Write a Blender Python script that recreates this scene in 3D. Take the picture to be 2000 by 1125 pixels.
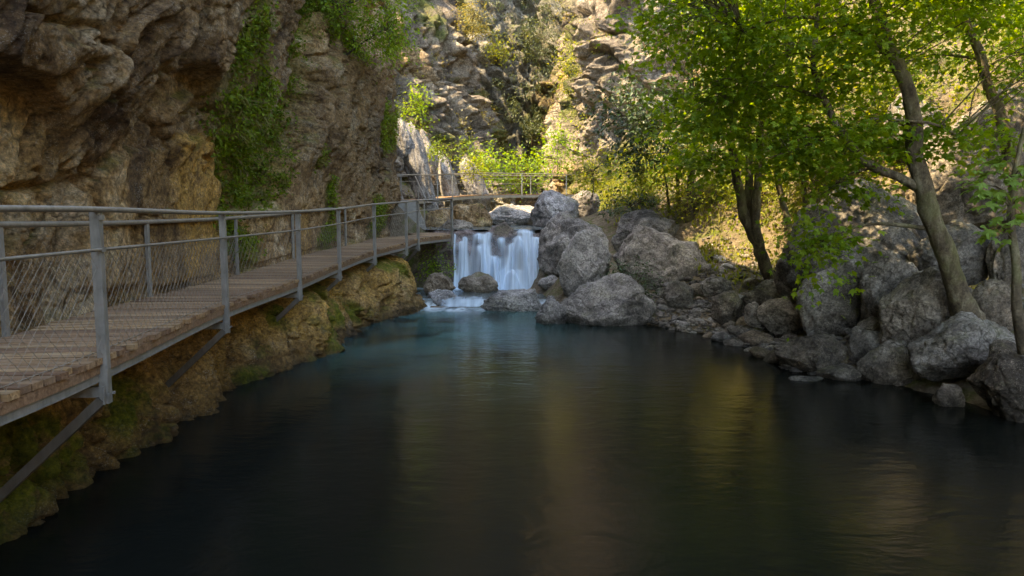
import bpy, math, random
import numpy as np
from mathutils import Vector, Matrix
R = math.radians
rng = np.random.default_rng(7)
random.seed(7)
for o in list(bpy.data.objects):
    bpy.data.objects.remove(o)
S = bpy.context.scene
COL = S.collection

# ------------------------------------------------------------------ camera, sky, sun, exposure
F = 1400.0                                   # focal length in pixels of the 2000-wide photograph
HC = 2.5                                     # eye height above the pool
PITCH = math.atan((562.5 - 425.0) / F)
cam = bpy.data.cameras.new('camera')
cam.sensor_width = 36.0
cam.lens = F / 2000 * 36.0
cam.clip_start = 0.05
cam.clip_end = 2000
camo = bpy.data.objects.new('camera', cam)
COL.objects.link(camo)
camo.location = (0, 0, HC)
camo.rotation_euler = (math.pi / 2 - PITCH, 0, 0)
S.camera = camo

SUN_AZ, SUN_EL = -108.0, 58.0                 # azimuth from +Y towards +X, elevation
W = bpy.data.worlds.new('World')
S.world = W
W.use_nodes = True
nt = W.node_tree
bg = nt.nodes['Background']
sky = nt.nodes.new('ShaderNodeTexSky')
sky.sky_type = 'NISHITA'
sky.sun_disc = False
sky.sun_elevation = R(SUN_EL)
sky.sun_rotation = R(SUN_AZ)
sky.altitude = 600
sky.air_density = 1.0
sky.dust_density = 1.5
sky.ozone_density = 1.0
nt.links.new(sky.outputs[0], bg.inputs['Color'])
bg.inputs['Strength'].default_value = 0.15
sl = bpy.data.lights.new('sun', 'SUN')
sl.energy = 2.5
sl.angle = R(0.5)
sl.color = (1.0, 0.86, 0.62)
so = bpy.data.objects.new('sun', sl)
COL.objects.link(so)
_sd = Vector((math.sin(R(SUN_AZ)) * math.cos(R(SUN_EL)), math.cos(R(SUN_AZ)) * math.cos(R(SUN_EL)), math.sin(R(SUN_EL))))
so.rotation_euler = _sd.to_track_quat('Z', 'Y').to_euler()
so.location = (0, 0, 80)
S.view_settings.view_transform = 'Standard'
S.view_settings.look = 'None'
S.view_settings.exposure = 3.05
S.view_settings.use_white_balance = True
S.view_settings.white_balance_temperature = 8500
S.view_settings.white_balance_tint = 10
S.view_settings.gamma = 1.0
S.view_settings.use_curve_mapping = False
S.cycles.use_denoising = True
S.cycles.use_adaptive_sampling = True
S.cycles.adaptive_threshold = 0.02
S.cycles.max_bounces = 8
S.cycles.diffuse_bounces = 4
S.cycles.glossy_bounces = 3
S.cycles.transmission_bounces = 4
S.cycles.transparent_max_bounces = 24
S.cycles.caustics_reflective = False
S.cycles.caustics_refractive = False
S.cycles.sample_clamp_indirect = 6.0

# ------------------------------------------------------------------ pixel -> place helpers
CP, SP = math.cos(PITCH), math.sin(PITCH)
def ray(px, py):
    a = (px - 1000.0) / F
    b = (562.5 - py) / F
    return np.array([a, CP + b * SP, -SP + b * CP])
def at(px, py, Y):
    d = ray(px, py)
    return np.array([0, 0, HC]) + d * (Y / d[1])
def atz(px, py, z):
    d = ray(px, py)
    return np.array([0, 0, HC]) + d * ((z - HC) / d[2])
def project(P):
    v = P - np.array([0, 0, HC])
    dep = np.maximum(v[:, 1] * CP - v[:, 2] * SP, 0.3)
    up = v[:, 1] * SP + v[:, 2] * CP
    return 1000 + F * v[:, 0] / dep, 562.5 - F * up / dep

# ------------------------------------------------------------------ noise (numpy)
_perm = np.random.default_rng(3).permutation(256)
_perm = np.concatenate([_perm, _perm, _perm])
_g = np.random.default_rng(4).normal(size=(256, 3))
_g /= np.linalg.norm(_g, axis=1)[:, None]
def pnoise(p):
    p = np.asarray(p, float)
    i = np.floor(p).astype(int)
    f = p - i
    u = f * f * f * (f * (f * 6 - 15) + 10)
    i &= 255
    out = np.zeros(len(p))
    for dx in (0, 1):
        wx = u[:, 0] if dx else 1 - u[:, 0]
        for dy in (0, 1):
            wy = u[:, 1] if dy else 1 - u[:, 1]
            for dz in (0, 1):
                wz = u[:, 2] if dz else 1 - u[:, 2]
                h = _perm[_perm[_perm[(i[:, 0] + dx) & 255] + ((i[:, 1] + dy) & 255)] + ((i[:, 2] + dz) & 255)]
                g = _g[h]
                out += wx * wy * wz * (g[:, 0] * (f[:, 0] - dx) + g[:, 1] * (f[:, 1] - dy) + g[:, 2] * (f[:, 2] - dz))
    return out * 1.6
def fbm(p, octs=5, gain=0.5, lac=2.03):
    p = np.asarray(p, float)
    a, s = 1.0, np.zeros(len(p))
    for k in range(octs):
        s += a * pnoise(p + 17.3 * k)
        p = p * lac
        a *= gain
    return s
def ridged(p, octs=5, gain=0.55, lac=2.07):
    p = np.asarray(p, float)
    a, s = 1.0, np.zeros(len(p))
    for k in range(octs):
        s += a * (1 - 2 * np.abs(pnoise(p + 9.1 * k)))
        p = p * lac
        a *= gain
    return s
def worley(p, jit=0.95):
    p = np.asarray(p, float)
    i = np.floor(p).astype(int)
    f1 = np.full(len(p), 9.0); f2 = np.full(len(p), 9.0); cid = np.zeros(len(p), int)
    for dx in (-1, 0, 1):
        for dy in (-1, 0, 1):
            for dz in (-1, 0, 1):
                c = i + (dx, dy, dz)
                h = _perm[_perm[_perm[c[:, 0] & 255] + (c[:, 1] & 255)] + (c[:, 2] & 255)]
                q = c + 0.5 + _g[h] * 0.5 * jit
                d = np.linalg.norm(p - q, axis=1)
                m = d < f1
                f2 = np.where(m, f1, np.minimum(f2, d))
                cid = np.where(m, h, cid)
                f1 = np.where(m, d, f1)
    return f1, f2, cid
def sstep(a, b, x):
    t = np.clip((x - a) / (b - a), 0, 1)
    return t * t * (3 - 2 * t)
def polysd(px, py, poly):
    """signed distance to a polygon, positive inside"""
    poly = np.array(poly, float)
    n = len(poly)
    d = np.full(len(px), 1e18); inside = np.zeros(len(px), bool)
    for k in range(n):
        a, b = poly[k], poly[(k + 1) % n]
        e = b - a
        wx, wy = px - a[0], py - a[1]
        t = np.clip((wx * e[0] + wy * e[1]) / (e @ e), 0, 1)
        d = np.minimum(d, (wx - t * e[0]) ** 2 + (wy - t * e[1]) ** 2)
        c = (a[1] > py) != (b[1] > py)
        if e[1] != 0:
            inside ^= c & (px < e[0] * (py - a[1]) / e[1] + a[0])
    return np.where(inside, 1, -1) * np.sqrt(d)

# ------------------------------------------------------------------ mesh helpers
def link(o, parent=None):
    COL.objects.link(o)
    if parent is not None:
        o.parent = parent
    return o
def mesh(name, V, Fs, mat=None, smooth=True, cols=None, uv=None):
    V = np.ascontiguousarray(V, dtype=np.float32)
    Fs = np.ascontiguousarray(Fs, dtype=np.int32)
    me = bpy.data.meshes.new(name)
    k = Fs.shape[1]
    me.vertices.add(len(V)); me.vertices.foreach_set('co', V.ravel())
    me.loops.add(Fs.size); me.loops.foreach_set('vertex_index', Fs.ravel())
    me.polygons.add(len(Fs))
    me.polygons.foreach_set('loop_start', np.arange(0, Fs.size, k, dtype=np.int32))
    me.polygons.foreach_set('loop_total', np.full(len(Fs), k, dtype=np.int32))
    me.polygons.foreach_set('use_smooth', np.full(len(Fs), smooth, dtype=bool))
    if cols is not None:
        a = me.color_attributes.new('mask', 'FLOAT_COLOR', 'POINT')
        c = np.ones((len(V), 4), np.float32); c[:, :cols.shape[1]] = cols
        a.data.foreach_set('color', c.ravel())
    if uv is not None:
        l = me.uv_layers.new(name='uv')
        l.data.foreach_set('uv', np.ascontiguousarray(uv[Fs.ravel()], dtype=np.float32).ravel())
    me.update(calc_edges=True)
    if mat:
        me.materials.append(mat)
    return me
def obj(name, me, parent=None, loc=None, kind=None):
    o = bpy.data.objects.new(name, me)
    link(o, parent)
    if loc is not None:
        o.location = loc
    if kind:
        o['kind'] = kind
    return o
def thing(name, label, cat, loc=(0, 0, 0), group=None):
    o = bpy.data.objects.new(name, None)
    o.empty_display_size = 0.2
    link(o)
    o.location = loc
    return tag(o, label, cat, group)
def tag(o, label, cat, group=None):
    o['label'] = label; o['category'] = cat
    if group:
        o['group'] = group
    return o
class MB:
    """collects shapes for ONE mesh"""
    def __init__(s): s.V, s.F, s.n = [], [], 0
    def add(s, V, Fs):
        V = np.asarray(V, float); Fs = np.asarray(Fs, int)
        if Fs.shape[1] == 4:
            Fs = np.concatenate([Fs[:, [0, 1, 2]], Fs[:, [0, 2, 3]]])
        s.V.append(V); s.F.append(Fs + s.n); s.n += len(V)
        return s
    def hexa(s, c):          # 8 corners: bottom 4 then top 4
        return s.add(c, [[0, 3, 2, 1], [4, 5, 6, 7], [0, 1, 5, 4], [1, 2, 6, 5], [2, 3, 7, 6], [3, 0, 4, 7]])
    def bar(s, a, b, w, h, up=(0, 0, 1)):
        a = np.array(a, float); b = np.array(b, float)
        t = b - a; t /= np.linalg.norm(t)
        sx = np.cross(t, up); sx /= np.linalg.norm(sx)
        u = np.cross(sx, t)
        c = []
        for zz in (-h / 2, h / 2):
            c += [a - sx * w / 2 + u * zz, a + sx * w / 2 + u * zz, b + sx * w / 2 + u * zz, b - sx * w / 2 + u * zz]
        return s.hexa(np.array(c))
    def tube(s, P, r, seg=8, cap=True):
        V, Fs = tube(P, r, seg, cap)
        return s.add(V, Fs)
    def build(s, name, mat, smooth=False):
        return mesh(name, np.concatenate(s.V), np.concatenate(s.F), mat, smooth)
def tube(P, r, seg=8, cap=True):
    P = np.asarray(P, float); n = len(P)
    r = np.broadcast_to(np.asarray(r, float), (n,))
    T = np.gradient(P, axis=0)
    T /= np.linalg.norm(T, axis=1)[:, None] + 1e-12
    ref = np.array([0.0, 0, 1]) if abs(T[:, 2]).mean() < 0.85 else np.array([1.0, 0, 0])
    A = np.cross(T, ref); A /= np.linalg.norm(A, axis=1)[:, None] + 1e-12
    B = np.cross(T, A)
    th = np.linspace(0, 2 * np.pi, seg, endpoint=False)
    V = P[:, None] + r[:, None, None] * (np.cos(th)[None, :, None] * A[:, None] + np.sin(th)[None, :, None] * B[:, None])
    V = V.reshape(-1, 3)
    i = np.arange(n - 1)[:, None] * seg; j = np.arange(seg)[None]
    q = np.stack([i + j, i + (j + 1) % seg, i + seg + (j + 1) % seg, i + seg + j], -1).reshape(-1, 4)
    Fs = np.concatenate([q[:, [0, 1, 2]], q[:, [0, 2, 3]]])
    if cap:
        V = np.concatenate([V, P[:1], P[-1:]])
        jj = np.arange(seg)
        c0 = np.stack([np.full(seg, n * seg), (jj + 1) % seg, jj], -1)
        c1 = np.stack([np.full(seg, n * seg + 1), (n - 1) * seg + jj, (n - 1) * seg + (jj + 1) % seg], -1)
        Fs = np.concatenate([Fs, c0, c1])
    return V, Fs
def smoothpath(P, n):
    """Catmull-Rom through the points, n samples"""
    P = np.asarray(P, float)
    Q = np.concatenate([[2 * P[0] - P[1]], P, [2 * P[-1] - P[-2]]])
    m = len(P) - 1
    out = []
    for t in np.linspace(0, m - 1e-6, n):
        k = int(t); u = t - k
        a, b, c, d = Q[k], Q[k + 1], Q[k + 2], Q[k + 3]
        out.append(0.5 * (2 * b + (c - a) * u + (2 * a - 5 * b + 4 * c - d) * u * u + (3 * b - a - 3 * c + d) * u ** 3))
    return np.array(out)
def gridfaces(nu, nv):
    i = np.arange(nu - 1)[:, None] * nv; j = np.arange(nv - 1)[None]
    return np.stack([i + j, i + nv + j, i + nv + j + 1, i + j + 1], -1).reshape(-1, 4)
_ico = {}
def ico(level):
    if level not in _ico:
        t = (1 + 5 ** 0.5) / 2
        V = [(-1, t, 0), (1, t, 0), (-1, -t, 0), (1, -t, 0), (0, -1, t), (0, 1, t), (0, -1, -t), (0, 1, -t), (t, 0, -1), (t, 0, 1), (-t, 0, -1), (-t, 0, 1)]
        V = np.array(V, float); V /= np.linalg.norm(V, axis=1)[:, None]
        Fs = np.array([(0, 11, 5), (0, 5, 1), (0, 1, 7), (0, 7, 10), (0, 10, 11), (1, 5, 9), (5, 11, 4), (11, 10, 2), (10, 7, 6), (7, 1, 8), (3, 9, 4), (3, 4, 2), (3, 2, 6), (3, 6, 8), (3, 8, 9), (4, 9, 5), (2, 4, 11), (6, 2, 10), (8, 6, 7), (9, 8, 1)])
        for _ in range(level):
            E = np.concatenate([Fs[:, [0, 1]], Fs[:, [1, 2]], Fs[:, [2, 0]]])
            E.sort(axis=1)
            U, inv = np.unique(E, axis=0, return_inverse=True)
            inv = inv.reshape(-1)
            M = V[U[:, 0]] + V[U[:, 1]]; M /= np.linalg.norm(M, axis=1)[:, None]
            n = len(V); m = len(Fs)
            a, b, c = inv[:m] + n, inv[m:2 * m] + n, inv[2 * m:] + n
            V = np.concatenate([V, M])
            Fs = np.concatenate([np.stack([Fs[:, 0], a, c], -1), np.stack([Fs[:, 1], b, a], -1), np.stack([Fs[:, 2], c, b], -1), np.stack([a, b, c], -1)])
        _ico[level] = (V, Fs)
    return _ico[level]

# ------------------------------------------------------------------ materials
def newmat(name):
    m = bpy.data.materials.new(name); m.use_nodes = True
    t = m.node_tree
    for n in list(t.nodes): t.nodes.remove(n)
    out = t.nodes.new('ShaderNodeOutputMaterial')
    return m, t, out
class NT:
    def __init__(s, t): s.t = t
    def n(s, typ, ins=None, **kw):
        x = s.t.nodes.new(typ)
        for k, v in kw.items(): setattr(x, k, v)
        for k, v in (ins or {}).items():
            if isinstance(v, bpy.types.NodeSocket): s.t.links.new(v, x.inputs[k])
            else: x.inputs[k].default_value = v
        return x
    def l(s, a, b): s.t.links.new(a, b)
    def pos(s, scale=(1, 1, 1)):
        g = s.n('ShaderNodeNewGeometry')
        if scale == (1, 1, 1): return g.outputs['Position']
        return s.n('ShaderNodeVectorMath', {0: g.outputs['Position'], 1: scale}, operation='MULTIPLY').outputs[0]
    def noise(s, vec, scale, detail=6, rough=0.6, dist=0.0):
        return s.n('ShaderNodeTexNoise', {'Vector': vec, 'Scale': scale, 'Detail': detail, 'Roughness': rough, 'Distortion': dist}).outputs['Fac']
    def ramp(s, fac, stops, interp='LINEAR'):
        r = s.n('ShaderNodeValToRGB', {'Fac': fac})
        e = r.color_ramp.elements
        while len(e) < len(stops): e.new(0.5)
        for x, (p, c) in zip(e, stops):
            x.position = p; x.color = (*c, 1) if len(c) == 3 else c
        r.color_ramp.interpolation = interp
        return r.outputs['Color']
    def rng(s, x, a, b, c=0.0, d=1.0):
        return s.n('ShaderNodeMapRange', {0: x, 1: a, 2: b, 3: c, 4: d}).outputs[0]
    def mth(s, op, a, b=0.0):
        return s.n('ShaderNodeMath', {0: a, 1: b}, operation=op).outputs[0]
    def mix(s, f, a, b, blend='MIX'):
        x = s.n('ShaderNodeMix', data_type='RGBA', blend_type=blend)
        for k, v in ((0, f), (6, a), (7, b)):
            if isinstance(v, bpy.types.NodeSocket): s.l(v, x.inputs[k])
            else: x.inputs[k].default_value = (*v, 1) if (k != 0 and len(v) == 3) else v
        return x.outputs[2]

def rock_mat(name, dark, mid, pale, moss=0.35, speck=0.5, scale=1.0, wet=False, streak=0.0, ochre=(0.50, 0.32, 0.13), bump=0.7, vary=(1.0, 1.0), sat=1.0):
    m, t, out = newmat(name); N = NT(t)
    g = N.n('ShaderNodeNewGeometry'); P = g.outputs['Position']
    att = N.n('ShaderNodeAttribute', attribute_name='mask')
    sep = N.n('ShaderNodeSeparateColor', {0: att.outputs['Color']})
    oi = N.n('ShaderNodeObjectInfo')
    n1 = N.noise(P, 0.55 * scale, 4, 0.62, 0.6)
    n2 = N.noise(P, 3.2 * scale, 5, 0.72)
    n3 = N.noise(P, 17 * scale, 3, 0.75)
    n4 = N.noise(P, 60 * scale, 2, 0.65)
    vor = N.n('ShaderNodeTexVoronoi', {'Vector': N.n('ShaderNodeVectorMath', {0: P, 1: N.n('ShaderNodeTexNoise', {'Vector': P, 'Scale': 1.5 * scale, 'Detail': 2}).outputs['Color']}, operation='ADD').outputs[0], 'Scale': 1.3 * scale}, feature='DISTANCE_TO_EDGE').outputs['Distance']
    base = N.ramp(N.mth('ADD', N.mth('MULTIPLY', n1, 0.62), N.mth('MULTIPLY', n2, 0.38)), [(0.39, dark), (0.5, mid), (0.61, pale)])
    # from the mask: green = ochre stain, blue = dark stains and painted shade
    oc = N.mth('MULTIPLY', sep.outputs['Green'], N.rng(n2, 0.30, 0.52))
    base = N.mix(N.mth('MINIMUM', oc, 0.9), base, N.mix(n3, (ochre[0] * .6, ochre[1] * .55, ochre[2] * .5), (ochre[0] * 1.15, ochre[1] * 1.2, ochre[2] * 1.4)))
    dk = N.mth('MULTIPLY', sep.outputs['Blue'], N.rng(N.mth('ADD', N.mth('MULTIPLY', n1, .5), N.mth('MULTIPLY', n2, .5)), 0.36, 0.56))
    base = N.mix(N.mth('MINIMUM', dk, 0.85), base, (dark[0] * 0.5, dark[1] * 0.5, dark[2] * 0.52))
    if streak > 0:
        st = N.noise(N.pos((2.6, 2.6, 0.22)), 1.0, 6, 0.6, 0.4)
        base = N.mix(N.mth('MULTIPLY', N.rng(st, 0.52, 0.68), streak), base, (dark[0] * 0.45, dark[1] * 0.42, dark[2] * 0.42))
    # mottling and pale lichen flecks
    base = N.mix(1.0, base, N.ramp(n3, [(0.30, (0.34, 0.335, 0.33)), (0.5, (0.92, 0.92, 0.91)), (0.70, (1.65, 1.63, 1.6))]), 'MULTIPLY')
    fl = N.mth('MULTIPLY', N.rng(n4, 0.56, 0.66), N.rng(n2, 0.45, 0.62))
    base = N.mix(N.mth('MULTIPLY', fl, speck), base, (0.62, 0.60, 0.56))
    pit = N.rng(n4, 0.36, 0.28)
    base = N.mix(N.mth('MULTIPLY', pit, 0.55), base, (0.03, 0.028, 0.026))
    crack = N.mth('MULTIPLY', N.rng(vor, 0.035, 0.0), N.rng(n1, 0.4, 0.6))
    base = N.mix(N.mth('MULTIPLY', crack, 0.7), base, (0.035, 0.03, 0.025))
    # moss by mask, and a film on what faces up
    up = N.n('ShaderNodeSeparateXYZ', {0: g.outputs['Normal']}).outputs['Z']
    mo = N.mth('MAXIMUM', N.mth('MULTIPLY', sep.outputs['Red'], N.rng(n2, 0.36, 0.5)), N.mth('MULTIPLY', N.mth('MULTIPLY', N.rng(up, 0.1, 0.8), N.rng(N.noise(P, 1.1 * scale, 4, 0.7), 0.52, 0.66)), moss))
    mosscol = N.ramp(n3, [(0.3, (0.03, 0.042, 0.008)), (0.5, (0.085, 0.10, 0.018)), (0.7, (0.17, 0.17, 0.035))])
    base = N.mix(N.mth('MINIMUM', mo, 0.92), base, mosscol)
    rough = 0.88
    if wet:
        z = N.n('ShaderNodeSeparateXYZ', {0: P}).outputs['Z']
        wz = N.rng(N.mth('ADD', z, N.mth('MULTIPLY', n2, 0.3)), 0.40, 0.18)
        base = N.mix(N.mth('MULTIPLY', wz, 0.8), base, N.mix(1.0, base, (0.36, 0.36, 0.34), 'MULTIPLY'))
    hs = N.n('ShaderNodeHueSaturation', {'Hue': 0.5, 'Saturation': sat, 'Value': N.rng(oi.outputs['Random'], 0, 1, vary[0], vary[1]), 'Color': N.mix(N.mth('MULTIPLY', N.mth('FRACT', N.mth('MULTIPLY', oi.outputs['Random'], 7.31)), .6 if vary[0] != vary[1] else 0.0), base, N.mix(1.0, base, (1.0, .84, .66), 'MULTIPLY'))}).outputs[0]
    h = N.noise(P, 3.2 * scale, 8, 0.82)
    bp = N.n('ShaderNodeBump', {'Strength': bump, 'Distance': 0.2 / scale, 'Height': h})
    b = N.n('ShaderNodeBsdfPrincipled', {'Base Color': hs, 'Roughness': rough, 'Normal': bp.outputs[0], 'Specular IOR Level': 0.25})
    N.l(b.outputs[0], out.inputs[0])
    return m

M = {}
M['cliff'] = rock_mat('cliff_rock', (0.085, 0.055, 0.035), (0.33, 0.228, 0.138), (0.60, 0.485, 0.345), moss=0.7, streak=0.5, scale=1.0, wet=True, speck=.45, bump=1.0, vary=(1.22, 1.22), sat=1.22)
M['farcliff'] = rock_mat('far_cliff_rock', (0.11, 0.09, 0.072), (0.27, 0.22, 0.17), (0.46, 0.39, 0.30), moss=0.5, streak=0.4, scale=0.45, speck=.3, bump=1.0)
M['boulder'] = rock_mat('boulder_rock', (0.075, 0.073, 0.075), (0.20, 0.196, 0.20), (0.38, 0.372, 0.37), moss=0.35, scale=1.5, wet=True, speck=.6, vary=(.72, 1.22))
M['boulder_brown'] = rock_mat('boulder_rock_brown', (0.085, 0.07, 0.055), (0.20, 0.17, 0.14), (0.36, 0.32, 0.27), moss=0.5, scale=1.5, wet=True, speck=.4, vary=(.72, 1.22))
M['boulder_shaded'] = rock_mat('boulder_rock_shaded', (0.06, 0.054, 0.048), (0.16, 0.145, 0.13), (0.32, 0.30, 0.275), moss=0.45, scale=1.4, wet=True, speck=.55, vary=(.72, 1.22))  # same kind of rock, the right bank's deeper shade put into the colour
M['backcliff'] = rock_mat('back_cliff_rock', (0.08, 0.08, 0.05), (0.21, 0.19, 0.14), (0.38, 0.34, 0.28), moss=.8, streak=0.3, scale=0.3, speck=.15, bump=1.0)
M['slab'] = rock_mat('slab_rock', (0.11, 0.105, 0.10), (0.25, 0.24, 0.235), (0.40, 0.385, 0.37), moss=0.3, scale=1.2, streak=0.5, speck=.3, vary=(.72, 1.22))
M['ledge'] = rock_mat('ledge_rock', (0.07, 0.055, 0.05), (0.17, 0.125, 0.11), (0.27, 0.21, 0.19), moss=0.4, scale=1.6, speck=.2)

def ground_mat():
    m, t, out = newmat('bank_soil'); N = NT(t)
    P = N.pos()
    n1 = N.noise(P, 0.5, 8, .65); n2 = N.noise(P, 5, 8, .7); n3 = N.noise(P, 30, 5, .7)
    v = N.n('ShaderNodeTexVoronoi', {'Vector': P, 'Scale': 14.0})
    c = N.ramp(N.mth('ADD', N.mth('MULTIPLY', n1, .5), N.mth('MULTIPLY', n2, .5)), [(.37, (.05, .038, .024)), (.5, (.125, .095, .062)), (.64, (.22, .18, .125))])
    c = N.mix(N.mth('MULTIPLY', N.rng(n3, .45, .6), .55), c, N.mix(N.n('ShaderNodeSeparateColor', {0: v.outputs['Color']}).outputs[0], (.08, .062, .042), (.26, .22, .165)))
    c = N.mix(N.rng(N.noise(P, 1.3, 6, .7), .5, .62), c, (.07, .085, .02))
    yy = N.n('ShaderNodeSeparateXYZ', {0: P}).outputs['Y']
    far = N.rng(yy, 50, 80)
    nf = N.noise(P, .35, 6, .7)
    fc = N.ramp(N.mth('ADD', N.mth('MULTIPLY', nf, .6), N.mth('MULTIPLY', n2, .4)), [(.40, (.035, .042, .018)), (.52, (.085, .085, .055)), (.66, (.20, .185, .155))])
    c = N.mix(far, c, fc)
    h = N.mth('ADD', n2, N.mth('MULTIPLY', N.mth('SUBTRACT', n3, v.outputs['Distance']), .35))
    bp = N.n('ShaderNodeBump', {'Strength': .8, 'Distance': .12, 'Height': h})
    b = N.n('ShaderNodeBsdfPrincipled', {'Base Color': c, 'Roughness': .95, 'Normal': bp.outputs[0], 'Specular IOR Level': .15})
    N.l(b.outputs[0], out.inputs[0])
    return m
M['soil'] = ground_mat()

def leaf_mat(name, cols, trans=0.45, tcol=(1.5, 1.25, 0.5), gloss=0.4):
    m, t, out = newmat(name); N = NT(t)
    g = N.n('ShaderNodeNewGeometry')
    r = g.outputs['Random Per Island']
    n = N.noise(g.outputs['Position'], 1.1, 3, .5)
    f = N.mth('ADD', N.mth('MULTIPLY', r, .6), N.mth('MULTIPLY', n, .4))
    k = len(cols)
    c = N.ramp(f, [(0.12 + 0.76 * i / (k - 1), x) for i, x in enumerate(cols)])
    tc = N.mix(1.0, c, tcol, 'MULTIPLY')
    d = N.n('ShaderNodeBsdfPrincipled', {'Base Color': c, 'Roughness': .5, 'Specular IOR Level': gloss})
    tr = N.n('ShaderNodeBsdfTranslucent', {'Color': tc})
    mx = N.n('ShaderNodeMixShader', {0: trans, 1: d.outputs[0], 2: tr.outputs[0]})
    N.l(mx.outputs[0], out.inputs[0])
    return m
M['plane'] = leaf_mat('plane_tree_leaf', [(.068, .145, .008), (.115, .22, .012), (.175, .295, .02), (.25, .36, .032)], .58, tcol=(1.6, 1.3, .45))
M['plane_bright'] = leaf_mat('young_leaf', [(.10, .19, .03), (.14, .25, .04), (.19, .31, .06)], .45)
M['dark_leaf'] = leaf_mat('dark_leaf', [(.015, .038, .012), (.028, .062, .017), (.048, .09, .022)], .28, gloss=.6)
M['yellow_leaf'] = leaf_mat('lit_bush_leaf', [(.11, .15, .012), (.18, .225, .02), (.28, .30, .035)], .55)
M['dry_leaf'] = leaf_mat('dry_bush_leaf', [(.10, .10, .035), (.19, .18, .06), (.28, .25, .10)], .4)
M['fern'] = leaf_mat('fern_leaf', [(.05, .09, .008), (.12, .19, .014), (.21, .28, .028)], .45, gloss=.2)
M['grass'] = leaf_mat('hanging_grass', [(.10, .085, .025), (.17, .145, .045), (.12, .15, .025)], .35, gloss=.2)
M['olive'] = leaf_mat('grey_bush_leaf', [(.045, .065, .03), (.075, .10, .045), (.115, .14, .06)], .35)

def bark_mat(name, dark, mid, pale):
    m, t, out = newmat(name); N = NT(t)
    P = N.pos((1, 1, .35))
    n1 = N.noise(P, 9, 8, .65, .5); n2 = N.noise(N.pos(), 34, 6, .7); n3 = N.noise(N.pos(), 2.2, 4, .6)
    c = N.ramp(N.mth('ADD', N.mth('MULTIPLY', n1, .65), N.mth('MULTIPLY', n3, .35)), [(.36, dark), (.5, mid), (.62, pale)])
    c = N.mix(1.0, c, N.ramp(n2, [(.3, (.55, .55, .55)), (.7, (1.35, 1.35, 1.35))]), 'MULTIPLY')
    c = N.mix(N.mth('MULTIPLY', N.rng(n3, .5, .62), .5), c, (.10, .11, .035))
    bp = N.n('ShaderNodeBump', {'Strength': .8, 'Distance': .03, 'Height': N.mth('ADD', n1, N.mth('MULTIPLY', n2, .4))})
    b = N.n('ShaderNodeBsdfPrincipled', {'Base Color': c, 'Roughness': .9, 'Normal': bp.outputs[0], 'Specular IOR Level': .2})
    N.l(b.outputs[0], out.inputs[0])
    return m
M['bark'] = bark_mat('plane_bark', (.035, .027, .018), (.11, .088, .058), (.24, .21, .145))
M['bark_dark'] = bark_mat('dark_bark', (.028, .022, .016), (.075, .058, .04), (.14, .115, .08))

def wood_mat():
    m, t, out = newmat('weathered_plank'); N = NT(t)
    tc = N.n('ShaderNodeTexCoord').outputs['Object']
    oi = N.n('ShaderNodeObjectInfo')
    off = N.n('ShaderNodeVectorMath', {0: tc, 1: N.n('ShaderNodeCombineXYZ', {0: N.mth('MULTIPLY', oi.outputs['Random'], 40.0), 1: N.mth('MULTIPLY', oi.outputs['Random'], 13.0), 2: 0.0}).outputs[0]}, operation='ADD').outputs[0]
    P = N.n('ShaderNodeVectorMath', {0: off, 1: (2.0, 28, 28)}, operation='MULTIPLY').outputs[0]
    n1 = N.noise(P, 1.0, 8, .65, .6); n2 = N.noise(off, 5, 6, .65)
    c = N.ramp(n1, [(.3, (.08, .045, .024)), (.5, (.235, .138, .072)), (.7, (.39, .25, .145))])
    c = N.mix(N.mth('MULTIPLY', N.rng(n2, .45, .65), .5), c, (.24, .18, .125))
    c = N.n('ShaderNodeHueSaturation', {'Hue': N.rng(oi.outputs['Random'], 0, 1, .49, .51), 'Saturation': 1.0, 'Value': N.rng(oi.outputs['Random'], 0, 1, .6, 1.3), 'Color': c}).outputs[0]
    bp = N.n('ShaderNodeBump', {'Strength': .5, 'Distance': .006, 'Height': n1})
    b = N.n('ShaderNodeBsdfPrincipled', {'Base Color': c, 'Roughness': .8, 'Normal': bp.outputs[0], 'Specular IOR Level': .3})
    N.l(b.outputs[0], out.inputs[0])
    return m
M['wood'] = wood_mat()
def metal_mat(name, c1, c2, rough=.45, metallic=.75):
    m, t, out = newmat(name); N = NT(t)
    P = N.pos()
    n1 = N.noise(P, 7, 8, .65); n2 = N.noise(N.pos((1, 1, .2)), 25, 5, .6)
    c = N.ramp(N.mth('ADD', N.mth('MULTIPLY', n1, .6), N.mth('MULTIPLY', n2, .4)), [(.35, c1), (.65, c2)])
    c = N.mix(N.mth('MULTIPLY', N.rng(n1, .56, .7), .35), c, (.16, .085, .04))
    b = N.n('ShaderNodeBsdfPrincipled', {'Base Color': c, 'Roughness': N.rng(n1, .3, .7, rough - .1, rough + .2), 'Metallic': metallic})
    N.l(b.outputs[0], out.inputs[0])
    return m
M['steel'] = metal_mat('galvanised_steel', (.15, .145, .13), (.30, .29, .265), .55, .4)
M['rail'] = metal_mat('handrail_steel', (.15, .135, .115), (.31, .285, .24), .5, .5)
M['strut'] = metal_mat('shaded_strut', (.07, .058, .045), (.15, .13, .105), .6, .3)  # browner strut steel, with the shade under the deck put into the colour
M['wire'] = metal_mat('wire_steel', (.15, .13, .10), (.25, .22, .175), .7, .1)

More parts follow.
